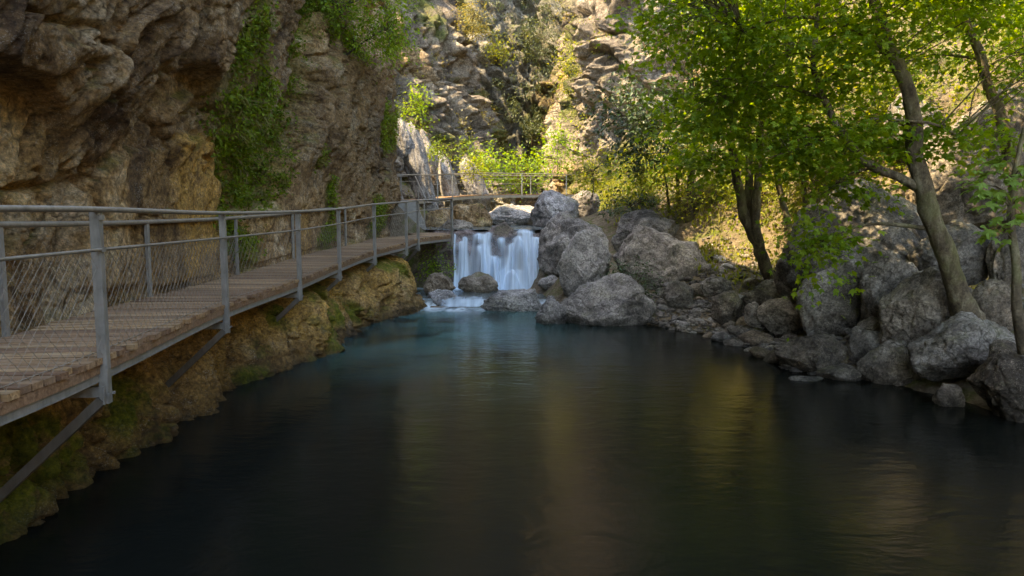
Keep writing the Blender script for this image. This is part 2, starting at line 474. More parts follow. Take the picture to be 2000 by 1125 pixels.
def water_mat(name, deep, shallow, ripple=1.0, rough=0.09):
    m, t, out = newmat(name); N = NT(t)
    g = N.n('ShaderNodeNewGeometry'); P = g.outputs['Position']
    att = N.n('ShaderNodeAttribute', attribute_name='mask')
    sep = N.n('ShaderNodeSeparateColor', {0: att.outputs['Color']})
    n1 = N.noise(N.pos((0.55, 1.0, 1)), 2.2, 4, .55, .7)
    n2 = N.noise(N.pos((0.6, 1.2, 1)), 7.5, 4, .6, .4)
    n0 = N.noise(P, .45, 4, .6, .8)
    fo = N.mth('MULTIPLY', sep.outputs['Red'], N.rng(n0, .3, .62))       # aerated water below the fall
    c = N.mix(fo, deep, shallow)
    fm = N.mth('MULTIPLY', sep.outputs['Green'], N.rng(N.noise(N.pos((1, .5, 1)), 3.0, 6, .6, .5), .38, .6))
    c = N.mix(N.mth('MINIMUM', fm, 1.0), c, (.62, .74, .80))
    h = N.mth('ADD', N.mth('MULTIPLY', n1, 1.0), N.mth('MULTIPLY', n2, .35))
    bp = N.n('ShaderNodeBump', {'Strength': .13 * ripple, 'Distance': .10, 'Height': h})
    b = N.n('ShaderNodeBsdfPrincipled', {'Base Color': c, 'Roughness': N.rng(n0, .3, .7, rough, rough * 2.4), 'IOR': 1.24, 'Normal': bp.outputs[0], 'Specular IOR Level': .36})
    N.l(b.outputs[0], out.inputs[0])
    return m
M['pool'] = water_mat('pool_water', (.0050, .0062, .0053), (.033, .112, .115))
M['stream'] = water_mat('stream_water', (.05, .05, .04), (.10, .14, .15), .6, .12)

def fall_mat(name, dens=1.0, col=(.70, .85, .97)):
    m, t, out = newmat(name); N = NT(t)
    uv = N.n('ShaderNodeUVMap', uv_map='uv').outputs[0]
    sx = N.n('ShaderNodeSeparateXYZ', {0: uv})
    u, v = sx.outputs['X'], sx.outputs['Y']
    att = N.n('ShaderNodeAttribute', attribute_name='mask')
    sep = N.n('ShaderNodeSeparateColor', {0: att.outputs['Color']})
    vec = N.n('ShaderNodeCombineXYZ', {0: N.mth('MULTIPLY', u, 3.2), 1: N.mth('MULTIPLY', v, .35), 2: 0.0}).outputs[0]
    n1 = N.noise(vec, 1.0, 5, .55, .15)
    vec2 = N.n('ShaderNodeCombineXYZ', {0: N.mth('MULTIPLY', u, 10.0), 1: N.mth('MULTIPLY', v, .4), 2: 3.0}).outputs[0]
    n2 = N.noise(vec2, 1.0, 3, .5)
    s = N.mth('ADD', N.mth('MULTIPLY', n1, .88), N.mth('MULTIPLY', n2, .12))
    a = N.mth('MULTIPLY', sep.outputs['Red'], N.rng(s, .34, .60, .62, 1.0))
    a = N.mth('MINIMUM', N.mth('MULTIPLY', a, dens), .96)
    d = N.n('ShaderNodeBsdfDiffuse', {'Color': (*col, 1)})
    tr = N.n('ShaderNodeBsdfTranslucent', {'Color': (*col, 1)})
    mx = N.n('ShaderNodeMixShader', {0: .35, 1: d.outputs[0], 2: tr.outputs[0]})
    tp = N.n('ShaderNodeBsdfTransparent')
    o2 = N.n('ShaderNodeMixShader', {0: a, 1: tp.outputs[0], 2: mx.outputs[0]})
    N.l(o2.outputs[0], out.inputs[0])
    return m
M['fall'] = fall_mat('falling_water')
M['foam'] = fall_mat('foam', .95, (.66, .82, .95))
#@@SETTING
# ------------------------------------------------------------------ the walkway's line (outer edge of the deck)
POSTS = [(198, 697, 5.4), (438, 594, 8.8), (583, 545, 11.9), (662, 514, 14.8), (731, 489, 17.5), (793, 474, 19.8), (816, 466, 21.2), (882, 458, 22.6)]
POSTW = np.array([at(*p) for p in POSTS])
OUT = np.concatenate([[[-2.85, -1.6, 1.40], [-3.0, 1.4, 1.42], [-3.08, 3.9, 1.43]], POSTW])
OUTS = smoothpath(OUT, 1200)
_seg = np.concatenate([[0], np.cumsum(np.linalg.norm(np.diff(OUTS, axis=0), axis=1))])
DLEN = _seg[-1]
DW = 1.3
def deck(s, off=0.0, dz=0.0):
    """point on the deck at arc length s, off metres towards the cliff"""
    p = np.array([np.interp(s, _seg, OUTS[:, k]) for k in range(3)])
    q = np.array([np.interp(min(s + .15, DLEN), _seg, OUTS[:, k]) for k in range(3)]) - np.array([np.interp(max(s - .15, 0), _seg, OUTS[:, k]) for k in range(3)])
    q[2] = 0
    q /= np.linalg.norm(q)
    return p + off * np.array([-q[1], q[0], 0]) + np.array([0, 0, dz])
POST_S = [float(_seg[np.argmin(np.linalg.norm(OUTS - p, axis=1))]) for p in POSTW]
_ins = np.array([deck(s, DW) for s in np.linspace(0, DLEN, 160)])
def inner_x(y): return np.interp(y, _ins[:, 1], _ins[:, 0])
def deck_z(y): return np.interp(y, OUTS[:, 1], OUTS[:, 2])

# ------------------------------------------------------------------ ground
_XR = np.array([(-60, 8), (-10, 7.4), (4, 7.0), (8.6, 6.35), (9.8, 6.15), (11.0, 5.75), (11.6, 4.6), (13.2, 4.75), (15.4, 4.25), (16.6, 3.5), (18, 2.7), (20, 1.9), (23.5, 1.25), (30, 1.6), (45, 1.9), (60, 2), (200, 2)])
def ground_z(x, y):
    x = np.asarray(x, float); y = np.asarray(y, float)
    P = np.stack([x, y, np.zeros_like(x)], -1)
    xr = np.interp(y, _XR[:, 0], _XR[:, 1]) + 0.25 * pnoise(P * .7)
    wl = np.interp(y, [14, 18, 22, 24.2, 26, 60, 400], [0, .25, .9, 1.6, 2.1, 2.9, 6])
    bed = np.interp(y, [-100, 16.5, 19.4, 19.9, 23.9, 24.25, 26, 60, 400], [-1.5, -1.2, -.35, .02, .05, 1.85, 1.9, 2.6, 6])
    r = x - xr
    s1 = np.interp(y, [-20, 9, 11.5, 13.5, 60], [.7, .5, .45, .26, .28])
    hill = np.interp(y, [-20, 6, 10, 14, 17, 22, 30, 60], [3.2, 4.0, 5.0, 6.0, 4.5, 3.2, 2.6, 1.0])
    k = np.interp(y, [-20, 12, 20, 34, 45], [.85, .8, .62, .62, .8])
    bank = s1 * np.clip(r, 0, None) + np.clip(r - hill, 0, None) * (k - s1) * 1.0
    bank = 26 * np.tanh(bank / 26)
    up = wl + bank
    t = sstep(-1.1, 0.05, r)
    z = bed * (1 - t) + np.maximum(up, bed) * t
    # left of the stream
    xl = np.interp(y, [-60, 18, 21, 24, 25, 27, 34, 42, 60], [-30, -30, -2.2, -2.15, -3.8, -5.6, -5.6, -3.2, -1])
    l = xl - x
    z = np.where(l > 0, z + 9 * np.tanh(np.clip(l, 0, None) * .9 / 9) * sstep(20, 23, y), z)
    # the head of the gorge: slope that closes the view
    far = np.clip(y - 84, 0, None)
    vx = np.abs(x - 2.5 - .02 * far)
    z = z + 120 * np.tanh(far * 1.35 / 120) + 22 * np.tanh(np.clip(vx - 2 - .1 * far, 0, None) * .5 / 22) * sstep(0, 12, far)
    rough = .10 * fbm(P * .9, 4) + .05 * fbm(P * 3.1, 3)
    bigr = (1.3 * ridged(P * .11, 4) + .5 * fbm(P * .5, 4)) * sstep(3, 9, np.maximum(r - 1, far * .5))
    return z + rough * sstep(-1.4, .4, np.maximum(r, l)) + bigr + 2.5 * ridged(P * .05, 4) * sstep(4, 40, far)
def axis(parts):
    a = [np.linspace(p, q, n, endpoint=False) for p, q, n in parts]
    return np.concatenate(a + [[parts[-1][1]]])
gx = axis([(-160, -30, 18), (-30, -6, 26), (-6, 3, 80), (3, 13, 110), (13, 30, 70), (30, 60, 26), (60, 260, 20)])
gy = axis([(-160, -20, 18), (-20, 6, 26), (6, 26, 190), (26, 50, 90), (50, 110, 80), (110, 320, 30)])
GX, GY = np.meshgrid(gx, gy, indexing='ij')
GZ = ground_z(GX.ravel(), GY.ravel())
# keep the sheet below the deck and below the camera's pool
GZ = np.where((GX.ravel() < -2.3) & (GY.ravel() < 23.5), np.minimum(GZ, -.6), GZ)
ground = obj('ground', mesh('ground', np.stack([GX.ravel(), GY.ravel(), GZ], -1), gridfaces(len(gx), len(gy)), M['soil']), kind='structure')
def gz(x, y):
    return float(ground_z(np.array([x]), np.array([y]))[0])

# ------------------------------------------------------------------ left cliff beside the walkway
cy = np.concatenate([np.linspace(-14, 3.4, 36, endpoint=False), np.geomspace(3.4, 27, 520, endpoint=False), np.linspace(27, 44, 40)])
cz = np.concatenate([np.linspace(-1.3, -.1, 10, endpoint=False), np.linspace(-.1, 7.4, 330, endpoint=False), np.linspace(7.4, 11, 60, endpoint=False), np.geomspace(11, 46, 30)])
CY, CZ = np.meshgrid(cy, cz, indexing='ij')
y, z = CY.ravel(), CZ.ravel()
Xw = np.interp(y, [-14, 1.5, 3.9, 5.4, 8.8, 12, 15, 17.5, 20, 22, 24.3, 25.2, 27, 32, 44], [-4.3, -4.65, -4.85, -5.0, -5.15, -5.2, -5.1, -4.95, -4.75, -4.5, -4.35, -4.9, -6.3, -7.6, -9.5])
Xf = np.interp(y, [-14, 2, 5, 8, 10, 11.5, 13.3, 14.2, 15.2, 17.2, 18.4, 20, 20.9, 22, 24, 26, 44], [-3.0, -3.4, -4.0, -3.95, -4.15, -3.8, -3.1, -3.55, -3.5, -3.3, -2.55, -2.5, -3.3, -3.6, -3.5, -4.6, -8])
zt = np.where(y < 23.5, deck_z(y) - .34, 1.4)
t = sstep(-.25, .45, z - zt)
nz = pnoise(np.stack([y * .9, z * .9, y * 0], -1))
X = Xf + (Xw - Xf) * t - .42 * np.clip(z, 0, 1.3) * (1 - t)
X -= .22 * (1 - t)
P0 = np.stack([X, y, z], -1)
px, py = project(P0)
wx = 14 * fbm(P0 * 1.1, 4); wy = 14 * fbm(P0 * 1.1 + 40, 4)
qx, qy = px + wx, py + wy
dis = np.zeros(len(X)); mk = np.zeros((len(X), 3))
def reg(poly, d=0.0, soft=12, moss=0, ochre=0, dark=0, slope=None):
    sd = polysd(qx, qy, poly)
    m = sstep(-soft, soft, sd) * (y > 2.5)
    amt = d
    if slope is not None:      # deeper towards one side: (x, y, gain)
        amt = d + slope[2] * np.clip(((qx - slope[0]) ** 2 + (qy - slope[1]) ** 2) ** .5, 0, 420) / 420
    global dis
    dis += m * amt
    for k, v in enumerate((moss, ochre, dark)):
        mk[:, k] = mk[:, k] * (1 - m) + m * v if v >= 0 else mk[:, k]
vis = z > zt + .3
# overhanging wedge, top left; the dark mask paints in its own shade
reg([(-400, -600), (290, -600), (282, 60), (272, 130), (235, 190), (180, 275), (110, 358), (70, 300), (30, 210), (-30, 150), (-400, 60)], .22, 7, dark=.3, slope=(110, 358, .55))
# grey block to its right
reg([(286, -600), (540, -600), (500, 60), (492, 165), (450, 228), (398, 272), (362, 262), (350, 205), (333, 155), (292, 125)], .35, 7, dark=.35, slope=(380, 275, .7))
# tan faces below
reg([(245, 250), (345, 165), (360, 262), (250, 285)], .12, 8, ochre=.1, dark=.25)
reg([(205, 300), (360, 262), (388, 290), (392, 430), (380, 560), (120, 560), (120, 380)], .30, 8, ochre=.25)
reg([(302, 262), (362, 258), (388, 300), (392, 470), (330, 560), (312, 400)], .10, 9, ochre=1.0)
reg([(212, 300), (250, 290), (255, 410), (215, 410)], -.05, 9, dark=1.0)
reg([(-40, 190), (25, 215), (75, 310), (108, 362), (60, 430), (-60, 420)], .0, 10, ochre=.45)
# mossy recess
reg([(388, 300), (452, 232), (492, 175), (500, 60), (560, -80), (640, -80), (600, 130), (575, 260), (545, 345), (522, 415), (395, 425)], -.55, 16, moss=.75, ochre=.35)
# brown buttress
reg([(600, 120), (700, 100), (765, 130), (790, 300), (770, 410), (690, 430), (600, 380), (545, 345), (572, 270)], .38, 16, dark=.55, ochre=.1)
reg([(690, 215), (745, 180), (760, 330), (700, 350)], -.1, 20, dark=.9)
# pale slabs above the deck
reg([(525, 390), (560, 350), (625, 385), (640, 470), (560, 520), (480, 520)], .22, 7)
reg([(630, 385), (700, 425), (770, 415), (770, 470), (640, 480)], .15, 7)
reg([(120, 505), (165, 495), (185, 560), (170, 625), (125, 640)], .12, 8)
reg([(395, 425), (520, 420), (500, 520), (400, 540)], .05, 9, ochre=.4)
# the foot below the deck: ochre rock
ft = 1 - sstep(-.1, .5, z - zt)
mk[:, 1] = np.maximum(mk[:, 1], .55 * sstep(1.6, .5, z - deck_z(y)) * sstep(-.1, .35, pnoise(P0 * .7 + 2)) * (y < 17))
mk[:, 1] = np.maximum(mk[:, 1], ft * (.55 + .35 * sstep(-.2, .3, pnoise(P0 * .8))))
mk[:, 2] = np.maximum(mk[:, 2], ft * .75 * sstep(.75, .15, z) )  # painted shade: the foot rock darkens towards the waterline
mk[:, 0] = np.maximum(mk[:, 0], ft * .9 * sstep(.15, .5, pnoise(P0 * 1.1 + 5)))
# strata dipping to the left: stepped ledges, plus blocks and roughness
bed = (z * .50 - y * .72) + .30 * fbm(P0 * .5, 3)
stt = bed * 1.05
saw = (stt - np.floor(stt))
led = .15 * (sstep(0, .16, saw) * (1 - saw)) * (.5 + .8 * sstep(-.3, .4, pnoise(P0 * .35 + 3)))
st2 = bed * 3.7 + .3 * fbm(P0 * 1.2, 2); s2 = st2 - np.floor(st2)
led += .055 * sstep(0, .2, s2) * (1 - s2)
alo = y * .5 + z * .72                     # along the bedding
f1, f2, cid = worley(np.stack([alo * .35, bed * 1.15, y * .25], -1) + .25 * fbm(P0 * .8, 2)[:, None])
blk = .20 * ((cid % 17) / 17 - .5) - .20 * sstep(.06, 0, f2 - f1)
g1, g2, gid = worley(np.stack([alo * 1.1, bed * 3.0, z * .6], -1) + .25 * fbm(P0 * 2, 2)[:, None])
blk += .06 * ((gid % 13) / 13 - .5) - .08 * sstep(.07, 0, g2 - g1)
Ps = np.stack([alo * .7, bed * 3.2, 0 * y + .3 * z], -1)
fis = bed * .62 + .12 * fbm(P0 * .9 + 4, 3); fis = np.abs(fis - np.floor(fis) - .5)
blk -= .26 * sstep(.035, 0, fis) * sstep(-.2, .3, pnoise(P0 * .45 + 8)) * (1 - ft)
rg = .08 * fbm(P0 * .5, 3) + .065 * ridged(Ps, 4) + .030 * ridged(Ps * np.array([2.2, 2.6, 2]) + 5, 4) + .012 * fbm(P0 * 9, 3)
X = X + dis + led + blk + rg
X += np.where(ft > .4, .10 * ridged(P0 * np.array([1, 1.2, .5]) + 7, 4) - .06 * sstep(.12, 0, g2 - g1), 0)
# free space for people on the deck
ix = np.interp(y, _ins[:, 1], _ins[:, 0]) - .06
room = sstep(-.35, -.05, z - deck_z(y)) * (1 - sstep(1.5, 2.6, z - deck_z(y))) * (y < 24.2)
X = np.where((room > 0) & (X > ix), X + (ix + .12 * np.tanh((X - ix) * 2) - X) * room, X)
lowcut = (z > deck_z(y) - .36) & (z < deck_z(y) + .1) & (y < 24.2)
X = np.where(lowcut & (X > ix - .0), np.minimum(X, ix), X)
# top of the wall
top = np.interp(y, [-14, 4, 8, 13, 18, 24, 26, 27.2, 28, 32, 44], [26, 22.6, 22.0, 22.0, 19.8, 19.3, 18.5, 13, 10, 8.5, 8])
# (the gap beyond the corner lets the sun reach the right slope)
zz = np.where(z > 9, 9 + (z - 9) * np.maximum(top - 9, .02) / 37.0, z) * np.where(top < 9, np.minimum(1, top / 9), 1) + np.where(z > 8, .9 * fbm(P0 * .3, 3), 0)
X -= .05 * np.clip(zz - 9, 0, None)
VC = np.stack([X, y, zz], -1)
mk[:, 0] = np.maximum(mk[:, 0], .8 * sstep(.30, .55, fbm(P0 * .35 + 11, 3)) * vis)
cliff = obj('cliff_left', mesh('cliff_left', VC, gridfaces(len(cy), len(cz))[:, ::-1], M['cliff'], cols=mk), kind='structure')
CLV = VC.reshape(len(cy), len(cz), 3); CLM = mk.reshape(len(cy), len(cz), 3)

# ------------------------------------------------------------------ farther cliffs
def sheet(name, plan, zs, lean, nu, mat, amp=1.0, sc=.25, seed=0, tops=None, ribs=(.55, 1.1)):
    pl = smoothpath(np.array([(a, b, 0) for a, b in plan], float), nu)
    T = np.gradient(pl, axis=0); T /= np.linalg.norm(T, axis=1)[:, None]
    Nn = np.stack([T[:, 1], -T[:, 0], T[:, 2]], -1)
    nv = len(zs)
    h = np.asarray(zs) - zs[0]
    base = pl[:, None] + h[None, :, None] * np.array([lean[0], lean[1], 1.0])[None, None]
    base[:, :, 2] += zs[0]
    if tops is not None:
        tp = np.interp(np.linspace(0, 1, nu), np.linspace(0, 1, len(tops)), tops)
        base[:, :, 2] = zs[0] + (base[:, :, 2] - zs[0]) * (tp / (zs[-1] - zs[0]))[:, None]
        base[:, :, 0] = pl[:, None, 0] + lean[0] * (base[:, :, 2] - zs[0])
        base[:, :, 1] = pl[:, None, 1] + lean[1] * (base[:, :, 2] - zs[0])
    B = base.reshape(-1, 3)
    q = B + seed * 31.7
    lo = np.linalg.norm(np.diff(pl, axis=0), axis=1); s = np.repeat(np.concatenate([[0], np.cumsum(lo)]), nv)
    bed = s * ribs[0] + B[:, 2] * .22 + 1.1 * fbm(q * sc * .5, 3)
    sw = bed - np.floor(bed)
    d = ribs[1] * (sstep(0, .22, sw) * (1 - sw))
    f1, f2, ci = worley(np.stack([bed * 1.6, B[:, 2] * .22, s * .2], -1))
    d += amp * .8 * ((ci % 17) / 17 - .5) - amp * .6 * sstep(.12, 0, f2 - f1)
    d += amp * (.8 * fbm(q * sc, 4) + .42 * ridged(q * sc * 2.6, 5) + .10 * fbm(q * sc * 11, 3))
    V = B + d[:, None] * np.repeat(Nn, nv, axis=0)
    V[:, 2] += .35 * amp * fbm(q * sc * 2 + 5, 3)
    m = np.zeros((len(V), 3))
    m[:, 0] = .9 * sstep(.12, .5, fbm(q * sc * .9 + 2, 4)); m[:, 1] = .8 * sstep(.1, .5, fbm(q * sc * .7 + 9, 3)); m[:, 2] = .6 * sstep(.1, .5, fbm(q * sc * .5 + 20, 3))
    return obj(name, mesh(name, V, gridfaces(nu, nv), mat, cols=m), kind='structure'), V.reshape(nu, nv, 3)
zsA = np.concatenate([np.linspace(1.5, 24, 230, endpoint=False), np.linspace(24, 46, 50)])
farL, FLV = sheet('cliff_far_left', [(-14, 26.5), (-9.6, 30.5), (-7.6, 35.5), (-5.0, 41), (-2.6, 45), (0.0, 49), (.7, 53), (-.5, 60), (-6, 74)], zsA, (-.40, .26), 330, M['farcliff'], amp=1.15, sc=.28, seed=1, tops=[7, 9, 18, 26, 28, 28, 30, 35, 38])
farR, FRV = sheet('cliff_far_right', [(6, 80), (3.6, 64), (3.2, 53), (3.5, 47), (5.2, 44.5), (9, 43), (14, 40), (22, 38), (34, 40)], zsA, (.16, .10), 330, M['farcliff'], amp=1.1, sc=.26, seed=2, tops=[30, 30, 28, 26, 26, 28, 30, 32, 34], ribs=(.35, 1.0))

backW, FBV = sheet('cliff_back', [(-34, 70), (-18, 76), (-6, 80), (2, 84), (8, 80), (18, 74), (34, 66)], np.concatenate([np.linspace(4, 50, 150, endpoint=False), np.linspace(50, 100, 40)]), (.03, .42), 240, M['backcliff'], amp=1.6, sc=.12, seed=3, ribs=(.22, 1.8))
# ------------------------------------------------------------------ water
wxs = axis([(-9, -4.5, 14), (-4.5, 6, 90), (6, 12, 20)]); wys = axis([(-40, 4, 30), (4, 19.95, 150)])
WX, WY = np.meshgrid(wxs, wys, indexing='ij'); wx_, wy_ = WX.ravel(), WY.ravel()
wm = np.zeros((len(wx_), 3))
wm[:, 0] = np.exp(-(((wx_ + 1.5) / 2.4) ** 2 + ((wy_ - 19.4) / 4.5) ** 2)) * 1.2 + .45 * np.exp(-(((wx_ + 1.6) / 2.6) ** 2 + ((wy_ - 14.0) / 3.0) ** 2))
wm[:, 1] = np.exp(-(((wx_ + 1.75) / 1.0) ** 2 + ((wy_ - 19.75) / .75) ** 2)) * 1.0
pool = obj('pool_water', mesh('pool_water', np.stack([wx_, wy_, 0 * wx_], -1), gridfaces(len(wxs), len(wys)), M['pool'], cols=wm), kind='structure')
# shelf of water between the fall and the pool, and the stream above the fall
def flat_water(name, x0, x1, y0, y1, zf, mat, foam):
    a = np.linspace(x0, x1, 50); b = np.linspace(y0, y1, 60)
    A, B = np.meshgrid(a, b, indexing='ij'); A, B = A.ravel(), B.ravel()
    c = np.zeros((len(A), 3)); c[:, 0] = .6; c[:, 1] = foam(A, B)
    return obj(name, mesh(name, np.stack([A, B, zf(A, B)], -1), gridfaces(50, 60), mat, cols=c), kind='structure')
flat_water('shelf_water', -3.2, 2.6, 19.9, 24.4, lambda x, y: .235 * sstep(19.92, 20.3, y + .08 * np.sin(x * 4)) - .035 + .02 * pnoise(np.stack([x * 1.5, y * 1.5, 0 * x], -1)) * sstep(20.1, 20.5, y), M['stream'], lambda x, y: np.maximum(1.15 * sstep(22.4, 23.6, y + .25 * np.sin(x * 2.1)), .8 * sstep(20.4, 20.1, y)))
flat_water('stream_water', -3.4, 2.4, 24.22, 60, lambda x, y: 2.10 + .018 * (y - 24.2) , M['stream'], lambda x, y: .5 * sstep(24.9, 24.3, y))
#@@FALL
# ------------------------------------------------------------------ waterfall
LX0, LX1, LIPY, LIPZ = -2.6, 1.75, 24.15, 2.08
lx = np.linspace(LX0, LX1, 150); lv = np.linspace(0, 1, 110)
A, B = np.meshgrid(lx, lv, indexing='ij'); A, B = A.ravel(), B.ravel()
ly = np.interp(B, [0, .2, .27, .5, .75, 1], [25.6, LIPY + .1, LIPY - .06, LIPY - .20, LIPY - .32, LIPY - .55])
lz = np.interp(B, [0, .2, .27, .5, .75, 1], [2.0, LIPZ - .03, LIPZ - .16, 1.4, .75, -.1])
Pl = np.stack([A, ly, lz], -1)
f1, f2, ci = worley(Pl * np.array([2.0, 1.0, 1.5]))
bump = .30 * (.55 - f1) + .10 * fbm(Pl * 2.2, 4) + .03 * ridged(Pl * 6, 3)
ly2 = ly - bump * sstep(.12, .3, B); lz2 = lz + np.where(B < .3, .10 * fbm(Pl * 1.6, 3) - .02, 0)
ledge = obj('waterfall_ledge', mesh('waterfall_ledge', np.stack([A, ly2, lz2], -1), gridfaces(150, 110), M['ledge']), kind='structure')

wf = thing('waterfall', 'wide silky white-blue waterfall dropping over a low rock ledge into the pool', 'waterfall', (-.5, 24.0, .2))
wfl = np.array([-.5, 24.0, .2])
# one silky curtain; each strand runs over its own hump of rock and splits to both sides of it
nu, nv = 230, 150
U, V_ = np.meshgrid(np.linspace(-2.06, 1.22, nu), np.linspace(.10, 1.0, nv), indexing='ij'); U, V_ = U.ravel(), V_.ravel()
fy = np.interp(V_, [0, .2, .27, .5, .75, 1], [25.6, LIPY + .12, LIPY - .14, LIPY - .42, LIPY - .62, LIPY - .9]) - .10
fz = np.interp(V_, [0, .2, .27, .5, .75, 1], [2.10, LIPZ + .05, LIPZ - .08, 1.45, .85, .12])
cpx, cpy = project(np.stack([U, fy, fz], -1))
I = np.zeros(len(U)); hump = np.zeros(len(U))
wob = 2.0 * pnoise(np.stack([U * 3, V_ * 3, 0 * U], -1))
def strand(cx, ty, left, right, by, amp=1.0, core=.35, sw=4.0, bulge=.12):
    """hump top at (cx, ty); its two rims come down at left and right when they reach by"""
    global I, hump
    t = np.clip((cpy - ty) / (by - ty), 0, 1.3)
    xl = cx + (left - cx) * np.sqrt(t); xr = cx + (right - cx) * np.sqrt(t)
    on = sstep(ty - 4, ty + 5, cpy)
    w = sw * (1.0 + .9 * t)
    q = cpx + wob
    rim = np.exp(-((q - xl) / w) ** 2) + np.exp(-((q - xr) / w) ** 2)
    inside = sstep(-w, w, q - xl) * sstep(-w, w, xr - q)
    cap = np.exp(-((cpy - ty - 5) / 9.0) ** 2) * np.exp(-((q - cx) / (sw * 2.2)) ** 2)
    I += on * amp * (rim * (.72 - .12 * t) + inside * core * .5 + cap * .6)
    hump = np.maximum(hump, on * inside * bulge * np.sin(np.clip((q - xl) / np.maximum(xr - xl, 4), 0, 1) * math.pi))
for a in [(887.5, 456, 886, 889, 560, .8, .3, 2.0, .03), (900, 472, 897, 904, 560, .9, .3, 2.8, .05), (908, 462, 905, 911, 560, .9, .4, 2.8, .05), (936, 455, 914, 957, 562, .8, .32, 4.5, .16),
          (941, 478, 927, 955, 562, .55, .25, 4.0, .20), (953, 453, 948, 956, 520, .6, .3, 4.0, .04), (964, 501, 953, 985, 566, .75, .3, 5.0, .24), (979, 463, 966, 989, 560, .6, .25, 4.0, .15),
          (1000, 476, 993, 1003, 560, .7, .45, 4.0, .12), (1013, 462, 995, 1042, 562, .75, .22, 5.0, .2), (1018, 446, 1008, 1040, 520, .6, .35, 5.0, .06), (1032, 449, 1024, 1047, 520, .6, .4, 4.0, .06),
          (1048, 464, 1042, 1054, 562, 1.0, .6, 5.0, .14), (1002, 526, 975, 1031, 566, .55, .35, 7.0, .32)]:
    strand(*a[:7], sw=a[7] * 1.5, bulge=a[8] * 2.2)
foot_ = sstep(532, 560, cpy + 6 * pnoise(np.stack([U * 2.5, 0 * U, 0 * U], -1)))
I = np.clip(I * .92 + .04 * sstep(455, 475, cpy), 0, 1.25) + .8 * foot_
I *= sstep(884, 889, cpx + wob) * (1 - sstep(1052, 1064, cpx + wob)) * sstep(443, 452, cpy + 2 * wob)
fine = .5 + .5 * pnoise(np.stack([U * 16, V_ * 1.1, 0 * U], -1))
m = np.zeros((len(U), 3)); m[:, 0] = np.clip(np.clip(I, 0, 1.1) ** 1.6 * .92 * (.88 + .2 * fine), 0, .97)
fy = fy - hump - .10 * np.clip(I, 0, 1)
obj('water_curtain', mesh('water_curtain', np.stack([U, fy, fz], -1) - wfl, gridfaces(nu, nv), M['fall'], cols=m, uv=np.stack([U * 2.2, V_ * 2], -1)), wf)
U, V_ = np.meshgrid(np.linspace(-2.3, 1.6, 80), np.linspace(21.6, 23.95, 60), indexing='ij'); U, V_ = U.ravel(), V_.ravel()
m = np.zeros((len(U), 3)); m[:, 0] = 1.25 * sstep(21.9, 23.3, V_ + .35 * pnoise(np.stack([U * 1.3, V_ * .6, 0 * U], -1))) * sstep(-2.3, -1.9, U) * (1 - sstep(1.2, 1.6, U))
fz = .215 + .16 * np.exp(-((V_ - 23.65) / .35) ** 2) * (1 + .6 * pnoise(np.stack([U * 2.2, V_, 0 * U], -1)))
obj('foam', mesh('foam', np.stack([U, V_, fz], -1) - wfl, gridfaces(80, 60), M['foam'], cols=m, uv=np.stack([U * .9, V_ * 1.5], -1)), wf)
cs = thing('cascade', 'low step of white water sliding into the pool left of the flat rock', 'cascade', (-1.4, 20.1, 0))
U, V_ = np.meshgrid(np.linspace(-2.15, -.72, 60), np.linspace(0, 1, 40), indexing='ij'); U, V_ = U.ravel(), V_.ravel()
cyv = 20.75 - 1.15 * V_ ; czv = np.interp(V_, [0, .35, .5, .72, .85, 1], [.225, .225, .18, .06, .03, .016]) + .012 * pnoise(np.stack([U * 6, V_ * 2, 0 * U], -1)) + .01
m = np.zeros((len(U), 3)); m[:, 0] = .72 * (.75 + .55 * pnoise(np.stack([U * 6, V_ * 1.5, 0 * U], -1))) * sstep(-2.15, -1.75, U + .12 * pnoise(np.stack([U * 0, V_ * 5, 0 * U], -1))) * (1 - sstep(-1.0, -.72, U)) * sstep(0, .35, V_) * (1 - sstep(.8, 1, V_))
obj('veil', mesh('veil', np.stack([U, cyv, czv], -1) - np.array([-1.4, 20.1, 0]), gridfaces(60, 40), M['foam'], cols=m, uv=np.stack([U * 1.6, V_ * 1.5], -1)), cs)

# ------------------------------------------------------------------ boulders
def rockshape(seed, level, cuts=14, rough=.06, crack=.5, flat=.0):
    V, Fs = ico(level)
    r = np.random.default_rng(seed)
    P = V.copy()
    for _ in range(cuts):
        n = r.normal(size=3); n /= np.linalg.norm(n)
        o = r.uniform(.62, .92)
        d = P @ n - o
        P = P - (np.clip(d, 0, None) * r.uniform(.75, .97))[:, None] * n
    q = V + seed * 7.77
    P = P * (1 + .16 * fbm(q * 1.1, 3))[:, None]
    f1, f2, ci = worley(P * 1.7 + seed * 3.3 + .25 * fbm(P * 2 + seed, 2)[:, None])
    cr = sstep(.07, 0, f2 - f1) * crack
    d = rough * (.9 * ridged(P * 2.6 + seed, 4) * .5 + .5 * fbm(P * 6 + seed, 4)) - .055 * cr + rough * .9 * ((ci % 11) / 11 - .5)
    P = P * (1 + d)[:, None]
    return P, Fs
ROCKS = []
